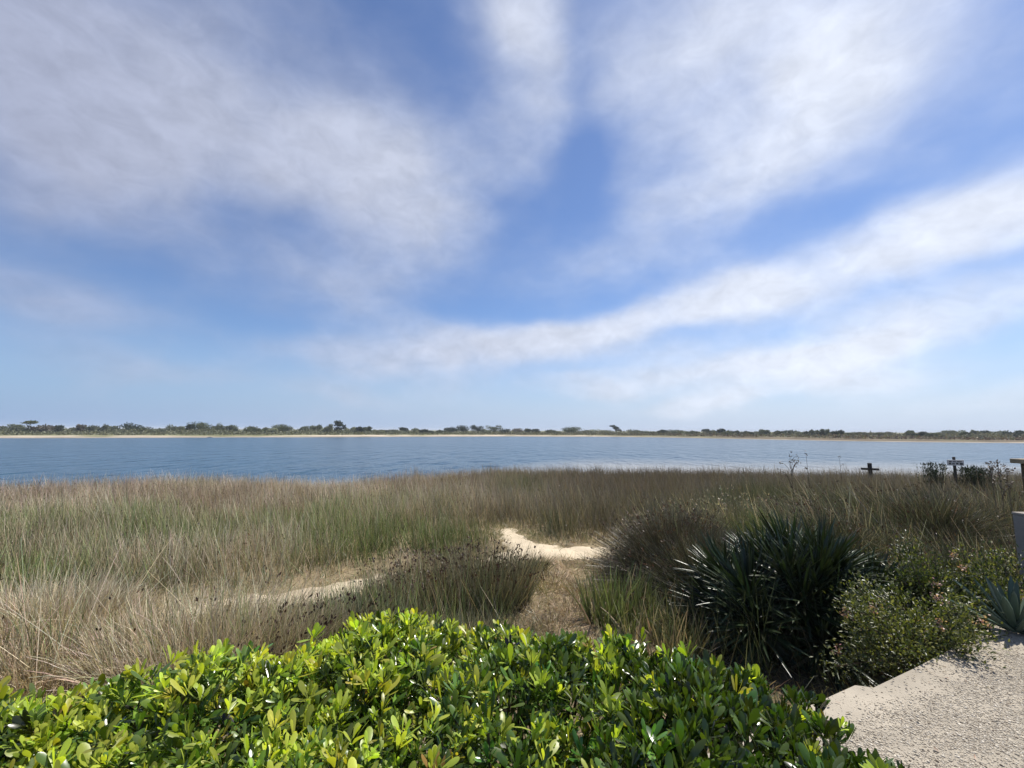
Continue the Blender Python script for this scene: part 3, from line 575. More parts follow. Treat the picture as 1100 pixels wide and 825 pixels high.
tuft('reed_clump', 'sparse pale reed clump in front of the dome of dark rushes', 'reeds', 1.75, 5.1, .5, .5, 260, .62, .017, (.09, .10, .045), (.20, .20, .10), .35, .15, (.03, 0), dry=.35)
tuft('reed_clump', 'low reed clump growing out of dry litter beside the right half of the hedge', 'reeds', 1.0, 4.4, .5, .45, 260, .5, .014, (.09, .10, .04), (.19, .19, .10), .4, .2, (.0, 0), dry=.3)
tuft('dry_grass_clump', 'low tan heap of dead grass in the middle of the trodden strip', 'dry grass', .62, 7.0, .35, .6, 900, .26, .007, (.2, .15, .09), (.36, .28, .18), .9, .5)
tuft('dry_grass_clump', 'grey tangled dead grass at the dark foot of the domed rushes', 'dry grass', 2.15, 5.2, .6, .5, 1300, .3, .006, (.16, .13, .09), (.30, .25, .17), 1.0, .5)

for q, (hx, hy, hw, lb) in enumerate([(.8, 6.0, .3, 'sparse tan grass heap halfway along the litter strip'), (.5, 5.5, .3, 'brown dead grass heap near the hedge end of the litter strip'), (1.05, 6.7, .25, 'small brown grass heap against the reeds, just below the sand'), (.95, 5.0, .35, 'ragged straw heap where the litter strip meets the hedge')]):
    tuft('dry_grass_clump', lb, 'dry grass', hx, hy, hw, hw * 1.2, 700, .24, .007, (.15, .115, .07), (.36, .29, .19), .9, .5)
def spiny(name, label, cx, cy, r, n_, c0, c1, zs=1.0, wind=(0, 0), heads=250, light=.06):
    cz = float(ground_z(cx, cy)); root = thing(name, (cx, cy, cz), label, 'rushes')
    d = sphere_dirs(n_, .02, 1.0); d[:, 2] *= zs; d = nrm(d + np.array([wind[0], wind[1], 0]))
    base = np.stack([rng.normal(0, .14 * r, n_), rng.normal(0, .14 * r, n_), np.zeros(n_)], 1)
    Hh = r * rng.uniform(.72, 1.06, n_)
    t_ = jit(c1, n_, .25); f = jit(c0, n_, .2); dm = rng.random((n_, 1)) < light; t_ = np.where(dm, jit((.42, .36, .25), n_, .15), t_)
    V, F, C = strands(base, d, Hh, .0085 * rng.uniform(.7, 1.3, n_), .04, 3, f, t_, .8)
    np_mesh('stems', V, F, M_rush, C, parent=root)
    k = rng.choice(n_, heads); bh = base[k] + d[k] * (Hh[k] * rng.uniform(.8, .97, heads))[:, None]
    b = Buf()
    for q in range(3): b.add(*leaves(bh + rng.normal(0, .014, (heads, 3)), nrm(d[k] + rng.normal(0, .5, (heads, 3))), sphere_dirs(heads), rng.uniform(.025, .05, heads), rng.uniform(.012, .024, heads), jit((.075, .045, .032), heads, .3), 'oval'))
    b.build('seed_sprays', M_grass, root)
    return root
spiny('rush_clump', 'dark dome of stiff radiating rush stems right of the sandy path', 2.65, 7.1, 1.28, 8500, (.025, .028, .017), (.09, .08, .055), 1.0, (0, 0), 900)
spiny('rush_clump', 'bristling dark rush clump squeezed between the domed rushes and the sword-leaved plant', 2.75, 6.15, 1.08, 5200, (.025, .03, .017), (.10, .095, .062), 1.0, (-.1, 0), 300, .12)
spiny('rush_clump', 'small dark green rush clump below the dome, at the edge of the shadow', 2.35, 5.95, .6, 2200, (.03, .045, .02), (.075, .10, .04), 1.1, (0, 0), 60, .03)

spiny('rush_clump', 'dark rush mound between the sword-leaved plant and the wind-leaning grass', 5.0, 7.0, 1.0, 3600, (.025, .03, .016), (.085, .085, .05), 1.0, (-.2, 0), 200, .1)
spiny('rush_clump', 'dark rush mound behind the leafy shrub, left of the grey wall', 6.2, 6.2, .9, 3200, (.025, .032, .016), (.08, .085, .045), 1.0, (-.25, 0), 120, .1)
spiny('rush_clump', 'wide dim rush mound below the signboard among the leaning grass', 7.6, 7.9, 1.1, 3600, (.025, .03, .016), (.09, .085, .055), 1.0, (-.25, 0), 200, .1)
tuft('tall_grass_clump', 'tall pale-tipped grass clump with feathery heads above the domed rushes', 'tall grass', 3.6, 8.6, 1.2, .8, 3000, 1.02, .008, (.09, .10, .045), (0.195, 0.180, 0.139), .35, .15, (-.28, 0), 260, (.36, .31, .22), stalks=60, stalk_h=1.35, dry=.1)
tuft('tall_grass_clump', 'bright green grass tuft rising behind the sword-leaved plant', 'tall grass', 4.35, 7.4, .6, .4, 800, 1.0, .01, (.08, .12, .03), (0.130, 0.165, 0.072), .3, .12, (-.15, 0), stalks=12, stalk_h=1.3)
tuft('tall_grass_clump', 'grey-green tangle of leaning grass right of the sword-leaved plant', 'tall grass', 5.6, 7.6, 1.1, .8, 3600, .95, .008, (.05, .06, .03), (0.099, 0.096, 0.084), .45, .2, (-.4, 0), 200, stalks=90, stalk_h=1.25, stalk_c=(.5, .46, .37), dry=.14)  # tip colours darkened here and in the right-hand clumps below, for backlit shade
tuft('tall_grass_clump', 'wind-leaning grass clump with long pale stems below the wooden cross', 'tall grass', 7.1, 9.0, 1.6, 1.0, 4600, .95, .008, (.05, .06, .03), (0.093, 0.088, 0.077), .4, .15, (-.45, 0), 260, stalks=110, stalk_h=1.3, stalk_c=(.5, .46, .37), dry=.12)
tuft('tall_grass_clump', 'dull green grass clump below the wooden signboard', 'tall grass', 8.9, 8.9, 1.4, .9, 4200, .98, .008, (.045, .06, .03), (0.074, 0.076, 0.062), .4, .15, (-.35, 0), 160, stalks=60, stalk_h=1.25, stalk_c=(.42, .39, .31), dry=.1)
tuft('tall_grass_clump', 'shadowed grass clump between the leafy shrubs and the trellis wall', 'tall grass', 7.0, 6.9, 1.3, .8, 4200, .85, .008, (.04, .05, .025), (0.073, 0.070, 0.062), .5, .2, (-.4, 0), 100, stalks=80, stalk_h=1.1, stalk_c=(.5, .46, .37), dry=.12)
tuft('tall_grass_clump', 'thin grey grass clump wedged between the sword-leaved plant and the flowering shrub', 'tall grass', 4.15, 5.2, .5, .45, 1500, .95, .007, (.035, .045, .022), (.14, .13, .09), .5, .2, (-.3, 0), 60, stalks=40, stalk_h=1.1, stalk_c=(.46, .43, .34))
tuft('tall_grass_clump', 'dark fine grass clump under the left side of the sword-leaved plant', 'tall grass', 2.3, 5.35, .5, .4, 1500, .6, .007, (.03, .042, .02), (.11, .115, .06), .5, .2, (-.1, 0), 40, dry=.12)
tuft('tall_grass_clump', 'straw-streaked grass clump directly above the flowering shrub', 'tall grass', 4.9, 5.9, 1.0, .7, 4000, .85, .008, (.045, .055, .028), (0.091, 0.087, 0.077), .5, .2, (-.4, 0), 100, stalks=80, stalk_h=1.1, stalk_c=(.5, .46, .37), dry=.14)

# sword-leaved plant
def yucca():
    cx, cy = 3.42, 5.25; cz = float(ground_z(cx, cy)); root = thing('yucca', (cx, cy, cz), 'large dark green sword-leaved plant making a shaggy mound beside the terrace', 'yucca')
    heads = []; st = Buf()
    for q in range(24):
        if q < 6: a, e = q * 1.047 + .4, R(64)
        elif q < 15: a, e = q * .698, R(36)
        else: a, e = q * .698 + .3, R(12)
        o_ = np.array([math.cos(a) * math.cos(e), math.sin(a) * math.cos(e), math.sin(e)]) + rng.normal(0, .06, 3)
        h_ = o_ * np.array([.88, .6, .70]) + [0, 0, .10]; heads.append(h_)
        st.tube([(h_[0] * .2, h_[1] * .2, -.05), (h_[0] * .6, h_[1] * .6, h_[2] * .6), tuple(h_)], [.08, .075, .06], (.10, .08, .06), 7)
        lq = rng.uniform(.88, 1.1); n_ = 130; axq = nrm(o_ + [0, 0, .45]); d = nrm(sphere_dirs(n_) * .85 + axq * rng.uniform(.25, 1.25, (n_, 1)))
        up = nrm(axq + np.array([0, 0, .6]) + rng.normal(0, .15, (n_, 3)))
        LL = rng.uniform(.40, .64, n_) * (1.06 if q < 6 else 1) * lq
        V, F, C = leaves(h_ + d * .04, d, up, LL, .034 * rng.uniform(.75, 1.15, n_), jit((.030, .046, .017), n_, .3), 'sword', .22, -.12 * (1.1 - d[:, 2]) * rng.random(n_) * 1.3)
        V = V.reshape(-1, 3); V[:, 2] = np.maximum(V[:, 2], .01)
        np_mesh('leaf_rosette', V, F, M_sword, C, parent=root)
    st.build('stem', M_bark, root, True)
    n_ = 420; k = rng.integers(0, len(heads), n_); hb = np.array([h[:3] for h in heads])[k]
    a = rng.uniform(0, 2 * math.pi, n_); d = nrm(np.stack([np.cos(a), np.sin(a), rng.uniform(-1.6, -.3, n_)], 1))
    V, F, C = leaves(hb - [0, 0, .06] + d * .06, d, sphere_dirs(n_), rng.uniform(.3, .55, n_), .035, jit((.14, .115, .075), n_, .3), 'sword', .2, -.1)
    V = V.reshape(-1, 3); V[:, 2] = np.maximum(V[:, 2], .02)
    np_mesh('dead_leaves', V, F, M_grass, C, parent=root)
yucca()

# leafy shrubs at the right
def shrub(name, label, cx, cy, cz, rad, n_, cols, size, base_drop, flowers=0, lean=(0, 0)):
    root = thing(name, (cx, cy, cz), label, 'shrub'); rad = np.asarray(rad)
    br = Buf(); pts = []
    nb = 46; bd = sphere_dirs(nb, -.1, 1.0)
    for q in range(nb):
        e = bd[q] * rad * rng.uniform(.5, 1.18) + np.array([lean[0], lean[1], 0]) * rng.random(); mid = e * .5 + rng.normal(0, .05, 3) + [0, 0, .05]
        br.tube([(rng.normal(0, .04), rng.normal(0, .04), -base_drop), mid * .6 - [0, 0, base_drop * .3], mid, e], [.012, .009, .006, .003], (.10, .075, .05), 4)
        m_ = n_ // nb; t_ = rng.random(m_) ** .6
        pts.append(mid + (e - mid) * t_[:, None] + rng.normal(0, .075, (m_, 3)) * (rad / rad.max()))
    P_ = np.concatenate(pts); k = len(P_)
    out = nrm(P_ / rad); d = nrm(out * .7 + sphere_dirs(k) * .8 + [0, 0, .35]); up = nrm(np.array([0, 0, 1.0]) + rng.normal(0, .5, (k, 3)))
    cl = np.asarray(cols)[rng.integers(0, len(cols), k)]
    V, F, C = leaves(P_, d, up, size * rng.uniform(.6, 1.25, k), size * .42 * rng.uniform(.7, 1.2, k), cl * rng.uniform(.6, 1.4, (k, 1)), 'oval', .2, -.1)
    br.build('branches', M_bark, root); np_mesh('foliage', V, F, M_small, C, smooth=True, parent=root)
    if flowers:
        b = Buf(); fd = sphere_dirs(flowers, .05, .95)
        for q in range(flowers):
            c_ = fd[q] * rad * rng.uniform(.9, 1.02); m_ = 26
            b.add(*leaves(c_ + rng.normal(0, .022, (m_, 3)), sphere_dirs(m_, -.2, 1), sphere_dirs(m_), .02, .014, jit((.36, .22, .20), m_, .2), 'oval'))
        b.build('blossom', M_small, root)
    return root
G1, G2, G3, G4 = (.055, .07, .022), (.105, .115, .035), (.035, .05, .018), (.17, .165, .055)
shrub('shrub', 'leafy yellow-green shrub with pinkish flower heads spilling over the terrace edge', 3.26, 3.64, .56, (.60, .5, .60), 11000, [G1, G2, G2, G3, G4], .034, .5, 12)
shrub('shrub', 'second leafy shrub growing against the grey wall under the trellis', 5.0, 4.6, .5, (.66, .55, .7), 7600, [G1, G2, G3, G3, G4], .036, .7, 6)
shrub('shrub', 'dim green shrub between the flowering shrub and the long grass', 4.4, 4.75, .5, (.6, .5, .72), 6000, [G1, G3, G3, G2], .034, .5, 4)

# agave
def agave():
    c_ = np.array([4.06, 3.64, .8]); root = thing('agave', c_, 'grey-green agave with stiff pointed leaves beside the gravel at the wall foot', 'agave')
    n_ = 22
    for q in range(n_):
        a = q * 2.39996; e = R(18 + 62 * (q / n_)); d = np.array([[math.cos(a) * math.cos(e), math.sin(a) * math.cos(e), math.sin(e)]])
        L = .46 * (1 - .25 * q / n_) * rng.uniform(.9, 1.1)
        V, F, C = leaves(d * .04, d, np.array([[0, 0, 1.0]]), L, .054, jit((.085, .12, .085), 1, .1, .03), 'agave', .3, .06)
        V2 = V - np.array([0, 0, .012]); nV = len(V); C2 = C
        Fb = F[:, ::-1] + nV; rim = []
        m_ = nV // 3
        for i in range(m_ - 1):
            for s in (0, 2): rim.append((i * 3 + s, (i + 1) * 3 + s, (i + 1) * 3 + s + nV, i * 3 + s + nV))
        np_mesh('leaf', np.concatenate([V, V2]), np.concatenate([F, Fb, rim]), M_agave, np.concatenate([C, C2]), smooth=False, parent=root)
agave()

# ------------------------------------------------------------------ the terrace with its gravel
TZ = .8
EDGE = [(-6.0, -1.15), (1.55, 2.61), (2.19, 2.93), (2.29, 2.88), (2.80, 3.14), (3.9, 3.70), (6.8, 5.3)]
def terrace():
    E = np.array(EDGE); nE = len(E); back = np.array([(-6, -6), (9, -6), (9, 5.3)])
    poly = np.concatenate([E, [(9, 5.3)], [(9, -6), (-6, -6)]])
    import bmesh
    bm = bmesh.new(); tint = bm.verts.layers.float_color.new('tint')
    def v(p, z): q = bm.verts.new((p[0], p[1], z)); q[tint] = (.33, .29, .23, 1); return q
    top = [v(p, TZ) for p in poly]; bot = [v(p, -.6) for p in poly]
    bm.faces.new(top[::-1])
    for i in range(len(poly)):
        j = (i + 1) % len(poly); bm.faces.new((top[i], top[j], bot[j], bot[i]))
    bmesh.ops.bevel(bm, geom=[e for e in bm.edges if all(abs(q.co.z - TZ) < 1e-5 for q in e.verts)], offset=.012, segments=2, affect='EDGES')
    for q in bm.verts: q[tint] = (.33, .29, .23, 1)
    bmesh.ops.recalc_face_normals(bm, faces=bm.faces[:])
    me = bpy.data.meshes.new('terrace'); bm.to_mesh(me); bm.free(); me.materials.append(M_conc)
    o = bpy.data.objects.new('terrace', me); col.objects.link(o); tag(o, kind='structure')
terrace()
def edge_dist(x, y):
    best = np.full(np.shape(x), 1e3); sgn = np.zeros(np.shape(x))
    for (ax, ay), (bx, by) in zip(EDGE, EDGE[1:]):
        dx, dy = bx - ax, by - ay; t = np.clip(((x - ax) * dx + (y - ay) * dy) / (dx * dx + dy * dy), 0, 1)
        dd = np.hypot(x - ax - t * dx, y - ay - t * dy); s = ((x - ax) * dy - (y - ay) * dx) > 0
        sgn = np.where(dd < best, s, sgn); best = np.minimum(best, dd)
    return np.where(sgn > 0, best, -best)
# loose pebbles lying on the terrace
ico_v = []; ph = (1 + 5 ** .5) / 2
for a in (-1, 1):
    for b in (-ph, ph): ico_v += [(0, a, b), (a, b, 0), (b, 0, a)]
ico_v = nrm(np.array(ico_v, float))
from itertools import combinations
D_ = np.linalg.norm(ico_v[:, None] - ico_v[None], axis=-1); el_ = np.sort(D_[D_ > .1])[0] * 1.01
ico_f = []
for i, j, k in combinations(range(12), 3):
    if max(D_[i, j], D_[j, k], D_[i, k]) < el_:
        nf = np.cross(ico_v[j] - ico_v[i], ico_v[k] - ico_v[i]); ico_f.append((i, j, k) if nf @ ico_v[i] > 0 else (i, k, j))
ico_f = np.array(ico_f)
x = rng.uniform(1.0, 5.0, 400000); y = rng.uniform(1.3, 4.2, 400000)
ed = edge_dist(x, y); cover = sstep(.06, .42, ed + .2 * (fbm(x * 4, y * 4, 91) - .5)) * (.35 + .65 * sstep(.35, .6, fbm(x * 5, y * 5, 93)))
keep = (ed > .015) & (rng.random(len(x)) < .03 + .95 * cover) & (y < 2.0 + .42 * x) & (x < 1.15 * y + 1.0)
x, y = x[keep], y[keep]; n_ = len(x)
s = .0018 + .0038 * rng.random(n_) ** 2.2 + .003 * (rng.random(n_) < .06)
sc = s[:, None] * rng.uniform(.7, 1.35, (n_, 3)) * [1, 1, .55]
an = rng.uniform(0, 6.28, n_); ca, sa = np.cos(an), np.sin(an)
V = ico_v[None] * sc[:, None] * rng.uniform(.8, 1.15, (n_, 12, 1))
V = np.stack([V[..., 0] * ca[:, None] - V[..., 1] * sa[:, None], V[..., 0] * sa[:, None] + V[..., 1] * ca[:, None], V[..., 2]], -1) + np.stack([x, y, TZ + s * .2], 1)[:, None]
F = (ico_f[None] + (np.arange(n_) * 12)[:, None, None]).reshape(-1, 3)
tone_ = rng.choice(4, n_, p=[.45, .3, .18, .07]); pcs = np.array([(.42, .37, .29), (.50, .45, .37), (.30, .255, .195), (.15, .12, .09)])[tone_]
C = np.repeat(pcs * rng.uniform(.8, 1.2, (n_, 1)), 12, 0)
tag(np_mesh('gravel', V, F, M_stone, C), kind='stuff')

# dry leaf litter and soil crumbs blown onto the terrace edge
x = rng.uniform(1.6, 4.2, 9000); y = rng.uniform(2.0, 4.0, 9000); ed = edge_dist(x, y)
keep = (ed > .01) & (rng.random(9000) < .03 + .75 * np.exp(-ed / .10) * sstep(2.5, 3.1, x) + .10 * np.exp(-ed / .05)); x, y = x[keep], y[keep]; n_ = len(x)
d = sphere_dirs(n_, -.1, .25); V, F, C = leaves(np.stack([x, y, np.full(n_, TZ + .007)], 1), d, nrm(np.array([0, 0, 1.]) + rng.normal(0, .3, (n_, 3))), rng.uniform(.008, .03, n_), rng.uniform(.004, .012, n_), jit((.14, .10, .06), n_, .4), 'oval', .2, .2)
V = V.copy(); V[:, 2] = np.maximum(V[:, 2], TZ + .005)
tag(np_mesh('leaf_litter', V, F, M_grass, C), kind='stuff')

# low grey wall with the timber trellis on it
wl = gy(1089, 556, 4.75) + [.21, 0, 0]; tl = gy(1086, 494, 4.6)
wroot = thing('garden_wall', (wl[0], wl[1], TZ), 'low grey rendered wall at the right edge carrying a wooden trellis', 'wall')
wz = wl[2] - TZ
b = Buf(); b.box((1.2, .1, wz / 2 - .1), (2.4, .2, wz + .2), C=(.27, .245, .215), bev=.01); b.build('masonry', M_conc, wroot)
b = Buf(); b.box((1.2, .1, wz + .012), (2.404, .204, .03), C=(.27, .245, .215), bev=.006); b.build('coping', M_conc, wroot)
tz0 = wl[2] + .03; TH = tl[2] - tz0
troot = thing('trellis', (wl[0], wl[1] + .03, tz0), 'weathered timber trellis with crossed slats and a flat cap rail on the grey wall', 'trellis')
WD = (.11, .08, .052)  # same timber as the sunlit cap rail, with shade put into the tint
b = Buf(); b.box((1.17, 0, TH - .025), (2.46, .16, .05), C=(.26, .21, .14), bev=.006); b.build('cap_rail', M_wood, troot)
b = Buf(); b.box((.075, .04, (TH - .05) / 2), (.08, .045, TH - .055), C=WD, bev=.005); b.build('post', M_wood, troot); b = Buf(); b.box((2.2, .04, (TH - .05) / 2), (.08, .045, TH - .055), C=WD, bev=.005); b.build('post', M_wood, troot)
def slat(x0, z0, x1, z1, yy):
    L = math.hypot(x1 - x0, z1 - z0); a = math.atan2(z1 - z0, x1 - x0)
    rot = np.array([[math.cos(a), 0, -math.sin(a)], [0, 1, 0], [math.sin(a), 0, math.cos(a)]])
    Buf().box(((x0 + x1) / 2, yy, (z0 + z1) / 2), (L, .018, .065), rot, C=np.array(WD) * rng.uniform(.8, 1.25), bev=.003).build('slat', M_wood, troot)
hh = TH - .09
for q in range(-3, 14):
    for s in (1, -1):
        xa, xb = q * .165, q * .165 + hh; za, zb = (.03, .03 + hh) if s > 0 else (.03 + hh, .03)
        if xb < .06 or xa > 2.2: continue
        lo = .0 + .04 * (q % 2); t0 = max(0, (lo - xa) / hh); t1 = min(1, (2.3 - xa) / hh)
        if t1 - t0 < .08: continue
        slat(xa + hh * t0, za + (zb - za) * t0, xa + hh * t1, za + (zb - za) * t1, .01 * s)

# ------------------------------------------------------------------ wooden cross and signboard
cp_ = gy(934.5, 503.7, 16.5); cz = float(ground_z(cp_[0], cp_[1])); top = gy(934.5, 497.4, 16.5)[2]
root = thing('wooden_cross', (cp_[0], cp_[1], cz), 'dark wooden post with a crosspiece standing in the rushes before the water', 'wooden post')
root.rotation_euler = (0, 0, -math.atan2(cp_[0], cp_[1]))
b = Buf(); b.box((0, 0, (top - cz) / 2), (.135, .135, top - cz), C=(.045, .04, .035), bev=.012); b.build('post', M_wood, root)
b = Buf(); b.box((0, -.095, cp_[2] - cz), (.54, .05, .08), C=(.03, .026, .024), bev=.008); b.build('crosspiece', M_wood, root)
sp = gy(1026, 497, 11.5); sz = float(ground_z(sp[0], sp[1])); topz = gy(1025.5, 490.8, 11.5)[2]
root = thing('signboard', (sp[0], sp[1], sz), 'small weathered wooden signboard on a thin post between two dark bushes', 'sign')
root.rotation_euler = (0, 0, R(-12))
b = Buf(); b.box((0, .03, (topz - sz) / 2), (.05, .05, topz - sz), C=(.09, .075, .06), bev=.006); b.build('post', M_wood, root)
b = Buf(); b.box((0, -.012, sp[2] - sz), (.37, .022, .15), C=(.62, .58, .52), bev=.004); brd = b.build('board', M_paint, root)
b = Buf()
for q, (u, vv, ww, h_) in enumerate([(-.12, .03, .06, .028), (-.03, .028, .07, .022), (.08, .03, .10, .024), (-.13, -.022, .045, .05), (-.055, -.03, .06, .03), (.03, -.022, .055, .04), (.12, -.025, .07, .05)]):
    b.box((u, -.0252, sp[2] - sz + vv), (ww, .002, h_), C=(.07, .065, .06))
b.build('worn_lettering', M_paint, brd)

# ------------------------------------------------------------------ dark tamarisk bushes and bare weeds against the water
def feathery(label, px, pyt, Yd, wpx, n_):
    p0 = gy(px, pyt, Yd); cz = float(ground_z(p0[0], p0[1])); H = p0[2] - cz; Wd = wpx * Yd / FPX
    root = thing('bush', (p0[0], p0[1], cz), label, 'bush')
    d = nrm(np.stack([rng.normal(0, .12, n_), rng.normal(0, .12, n_), np.ones(n_)], 1)); base = np.stack([rng.normal(0, Wd * .17, n_), rng.normal(0, Wd * .17, n_), np.zeros(n_)], 1)
    V, F, C = strands(base, d, H * rng.uniform(.55, 1.04, n_), .012, .03, 3, jit((.05, .045, .03), n_, .2), jit((.035, .045, .025), n_, .2), .7); np_mesh('stems', V, F, M_rush, C, parent=root)
    k = n_ * 7; i = rng.integers(0, n_, k); t_ = rng.uniform(.05, 1, k); P_ = base[i] + d[i] * (H * .9 * t_)[:, None] + rng.normal(0, .05, (k, 3)) * (1.25 - t_)[:, None]
    V, F, C = leaves(P_, nrm(d[i] + sphere_dirs(k) * .8), sphere_dirs(k), rng.uniform(.04, .09, k), .02, jit((.03, .04, .022), k, .3), 'oval'); np_mesh('foliage', V, F, M_crown, C, parent=root)
feathery('dark feathery bush rising left of the signboard against the water', 1002, 494, 11.6, 15, 150)
feathery('dark feathery bush rising right of the signboard against the water', 1047, 498, 11.4, 34, 330)
def weed(label, px, pyt, Yd, nb, spread, colr=(.10, .075, .055)):
    p0 = gy(px, pyt, Yd); cz = float(ground_z(p0[0], p0[1])); H = p0[2] - cz
    root = thing('dead_weed', (p0[0], p0[1], cz), label, 'weed'); b = Buf(); hb = Buf()
    b.tube([(0, 0, -.02), (.01, 0, H * .5), (-.01, 0, H * .98)], [.006, .005, .0025], colr, 5)
    for q in range(nb):
        t_ = rng.uniform(.55, .95); a = rng.choice([-1, 1]) * rng.uniform(.4, 1); L = spread * (1.2 - t_) * 1.6 * rng.uniform(.7, 1.2)
        e = np.array([a * L, rng.normal(0, .5) * L, H * t_ + L * 1.3]); e[2] = min(e[2], H * 1.0)
        b.tube([(0, 0, H * t_), e * [.6, .6, 1] - [0, 0, .25 * L], e], [.0035, .003, .002], colr, 4)
        m_ = 5; hb.add(*leaves(e + rng.normal(0, .018, (m_, 3)), sphere_dirs(m_, 0, 1), sphere_dirs(m_), .035, .018, jit((.07, .05, .035), m_, .2), 'oval'))
    m_ = 8; hb.add(*leaves(np.array([-.01, 0, H]) + rng.normal(0, .014, (m_, 3)) * [1, 1, 2], sphere_dirs(m_, 0, 1), sphere_dirs(m_), .035, .016, jit((.07, .05, .035), m_, .2), 'oval'))
    b.build('stem', M_bark, root); hb.build('seed_sprays', M_grass, root)
weed('branched dead weed standing up against the water left of the wooden cross', 849, 489, 8.4, 12, .22)
weed('thin unbranched dead stem beside the branched weed, against the water', 866.5, 488, 8.6, 1, .04)
weed('faint lone stem poking above the rushes just left of the wooden cross', 902, 491, 10.5, 1, .04)
for q, (px, pt, lb) in enumerate([(1064, 498, 'spindly seeded weed just right of the bushes around the signboard'), (1072, 497, 'spindly seeded weed midway between the signboard and the trellis'), (1081, 502, 'spindly seeded weed leaning beside the trellis cap')]):
    weed(lb, px, pt, 8.2 - .4 * q, 14, .16, (.12, .10, .08))

# ------------------------------------------------------------------ the hedge in the foreground
BK = [(-4.2, .5), (-3.2, .92), (-1.75, 1.50), (-1.42, 1.64), (-1.22, 1.74), (-.84, 1.87), (-.54, 2.0), (-.12, 2.05), (.13, 1.97), (.34, 1.83), (.60, 1.73), (.85, 1.66), (.99, 1.48), (1.0, 1.15), (.95, .7), (.93, .1)]
BKa = np.array(BK)
def hedge_in(x, y):
    """distance inside the hedge's outline (positive inside)"""
    best = np.full(np.shape(x), 1e3)
    for (ax, ay), (bx, by) in zip(BK, BK[1:]):
        dx, dy = bx - ax, by - ay; t = np.clip(((x - ax) * dx + (y - ay) * dy) / (dx * dx + dy * dy), 0, 1)
        best = np.minimum(best, np.hypot(x - ax - t * dx, y - ay - t * dy))
    yb = np.interp(x, BKa[:13, 0], BKa[:13, 1]); ins = (y < yb) & (x < np.interp(-y, -BKa[12:, 1], BKa[12:, 0], left=.99, right=.93))
    return np.where(ins, best, -best)
def hedge_z(x, y):
    d = hedge_in(x, y)
    return 1.585 + .12 * (fbm(x * 2.2, y * 2.2, 101) - .5) * 2 + .07 * (fbm(x * 6, y * 6, 103) - .5) * 2 - .10 * np.exp(-np.maximum(d, 0) / .09)
hroot = thing('hedge', (-.6, 1.2, TZ), 'broad clipped evergreen hedge of glossy yellow-green whorled leaves along the bottom', 'hedge')
HL = np.array([-.6, 1.2, TZ])
def rosettes(n_, depth0, depth1, side=False):
    x = rng.uniform(-3.4, 1.07, n_ * 3); y = rng.uniform(.15, 2.1, n_ * 3); d = hedge_in(x, y)
    keep = (d > 0) & ((fbm(x * 9, y * 9, 107) > .36) | (depth0 > .1))
    if side: keep = (d > 0) & (d < .16)
    x, y = x[keep][:n_], y[keep][:n_]; d = hedge_in(x, y); e = .02
    z = hedge_z(x, y); gxn = (hedge_z(x + e, y) - z) / e; gyn = (hedge_z(x, y + e) - z) / e
    nn_ = nrm(np.stack([-gxn * .5, -gyn * .5, np.ones(len(x))], 1))
    if side: z = rng.uniform(TZ + .1, 1.45, len(x))
    else: z = z - rng.uniform(depth0, depth1, len(x))
    return np.stack([x, y, z], 1), nn_, d
def make_rosettes(P_, nn_, per, L, Wf, cols, opn, buf, rightfade=True):
    n_ = len(P_); ax = nrm(nn_ + rng.normal(0, .28, (n_, 3)))
    ref = nrm(np.cross(ax, rng.normal(size=(n_, 3)))); ref2 = np.cross(ax, ref)
    i = np.repeat(np.arange(n_), per); q = np.tile(np.arange(per), n_)
    a = q * 2.39996 + rng.normal(0, .2, n_ * per) + np.repeat(rng.uniform(0, 6.28, n_), per)
    f = (q + .5) / per                                         # 0 innermost, upright; 1 outermost, spread
    op = opn[i] * (.25 + .85 * f) + rng.normal(0, .12, n_ * per)
    rad = np.cos(a)[:, None] * ref[i] + np.sin(a)[:, None] * ref2[i]
    d = nrm(np.cos(op)[:, None] * ax[i] + np.sin(op)[:, None] * rad)
    LL = L[i] * (.5 + .55 * f) * rng.uniform(.65, 1.3, n_ * per)
    base = P_[i] - ax[i] * (.022 * f)[:, None] + rad * .004 - HL
    upv = ax[i] - d * .2 - rad * .3
    cl = cols[i] * (1.0 - .3 * f)[:, None] * rng.uniform(.8, 1.2, (n_ * per, 1))
    kp = rng.random(n_ * per) > .2; base, d, upv, LL, cl = base[kp], d[kp], upv[kp], LL[kp], cl[kp]
    buf.add(*leaves(base, d, upv, LL, LL * Wf * rng.uniform(.8, 1.25, len(LL)), cl, 'obovate', -.10, rng.normal(-.14, .14, len(LL))))
old, young = Buf(), Buf()
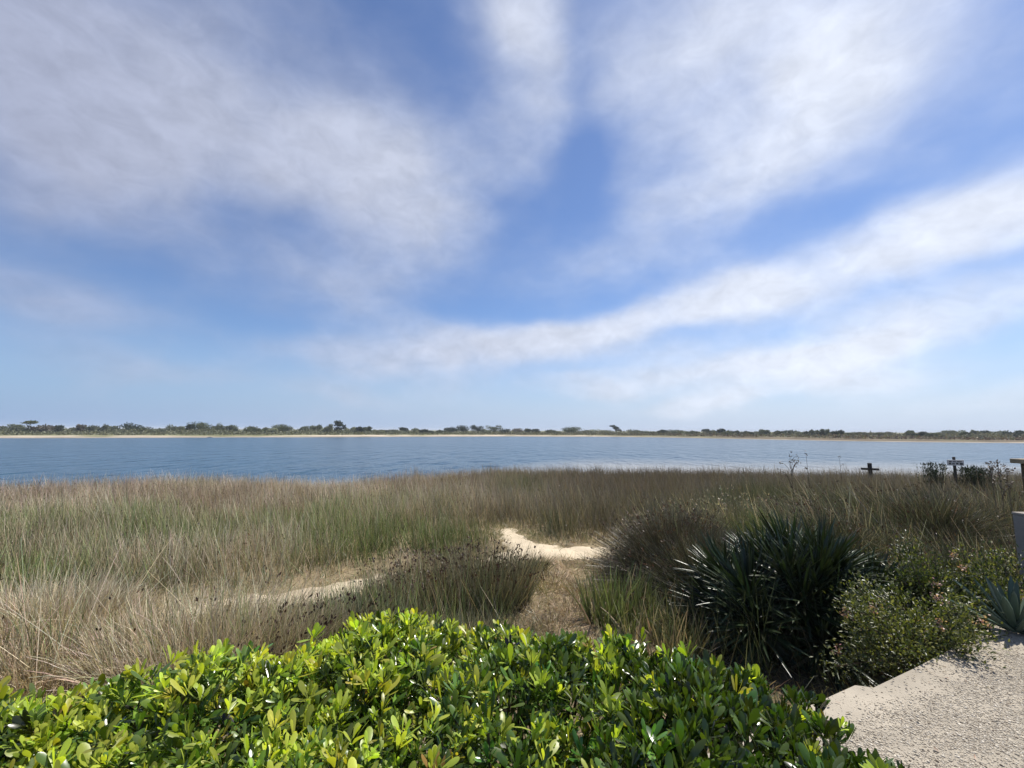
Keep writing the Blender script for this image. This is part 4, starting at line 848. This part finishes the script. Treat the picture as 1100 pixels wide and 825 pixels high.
for (n_, d0, d1, side) in ((8200, -.02, .05, False), (5800, .05, .17, False), (2000, .17, .4, False), (1800, 0, 0, True)):
    P_, nn_, dd = rosettes(n_, d0, d1, side); n_ = len(P_)
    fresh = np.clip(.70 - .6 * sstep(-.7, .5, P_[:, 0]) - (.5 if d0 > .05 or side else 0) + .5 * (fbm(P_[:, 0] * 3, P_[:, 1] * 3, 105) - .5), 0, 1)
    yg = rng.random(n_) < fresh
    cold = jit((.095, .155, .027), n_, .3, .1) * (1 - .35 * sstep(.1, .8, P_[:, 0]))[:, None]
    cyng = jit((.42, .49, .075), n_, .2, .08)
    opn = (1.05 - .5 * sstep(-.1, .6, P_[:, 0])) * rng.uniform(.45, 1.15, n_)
    Ls = rng.uniform(.028, .060, n_) * (1 + .18 * (rng.random(n_) < .12))
    brn = rng.random(n_) < .012; cold[brn] = jit((.26, .17, .05), int(brn.sum()), .25)
    o_ = ~yg
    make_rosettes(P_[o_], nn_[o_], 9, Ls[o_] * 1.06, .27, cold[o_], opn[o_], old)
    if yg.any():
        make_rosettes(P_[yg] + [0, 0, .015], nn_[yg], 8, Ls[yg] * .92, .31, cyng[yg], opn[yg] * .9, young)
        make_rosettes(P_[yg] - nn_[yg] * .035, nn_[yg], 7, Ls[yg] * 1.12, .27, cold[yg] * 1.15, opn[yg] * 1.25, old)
# a few shoots stand above the clipped top
P_, nn_, dd = rosettes(46, -.09, -.04); cy = jit((.28, .36, .035), len(P_), .15)
make_rosettes(P_, nn_, 9, np.full(len(P_), .058), .36, cy, np.full(len(P_), .95), young)
make_rosettes(P_ - [0, 0, .05], nn_, 8, np.full(len(P_), .07), .32, cy * .45, np.full(len(P_), 1.2), old)
old.build('mature_leaves', M_leaf, hroot, True); young.build('young_leaves', M_young, hroot, True)
br = Buf()
for q in range(420):
    P1, _, _ = rosettes(1, .0, .12); 
    if not len(P1): continue
    e = P1[0]; s_ = np.array([e[0] + rng.normal(0, .12), e[1] + rng.normal(0, .12), TZ]); s_[1] = min(s_[1], np.interp(s_[0], BKa[:13, 0], BKa[:13, 1]) - .1)
    mid = (e + s_) / 2 + rng.normal(0, .05, 3)
    br.tube([s_ - HL, mid - HL, e - HL], [.010, .007, .004], (.10, .085, .055), 5)
br.build('branches', M_bark, hroot)
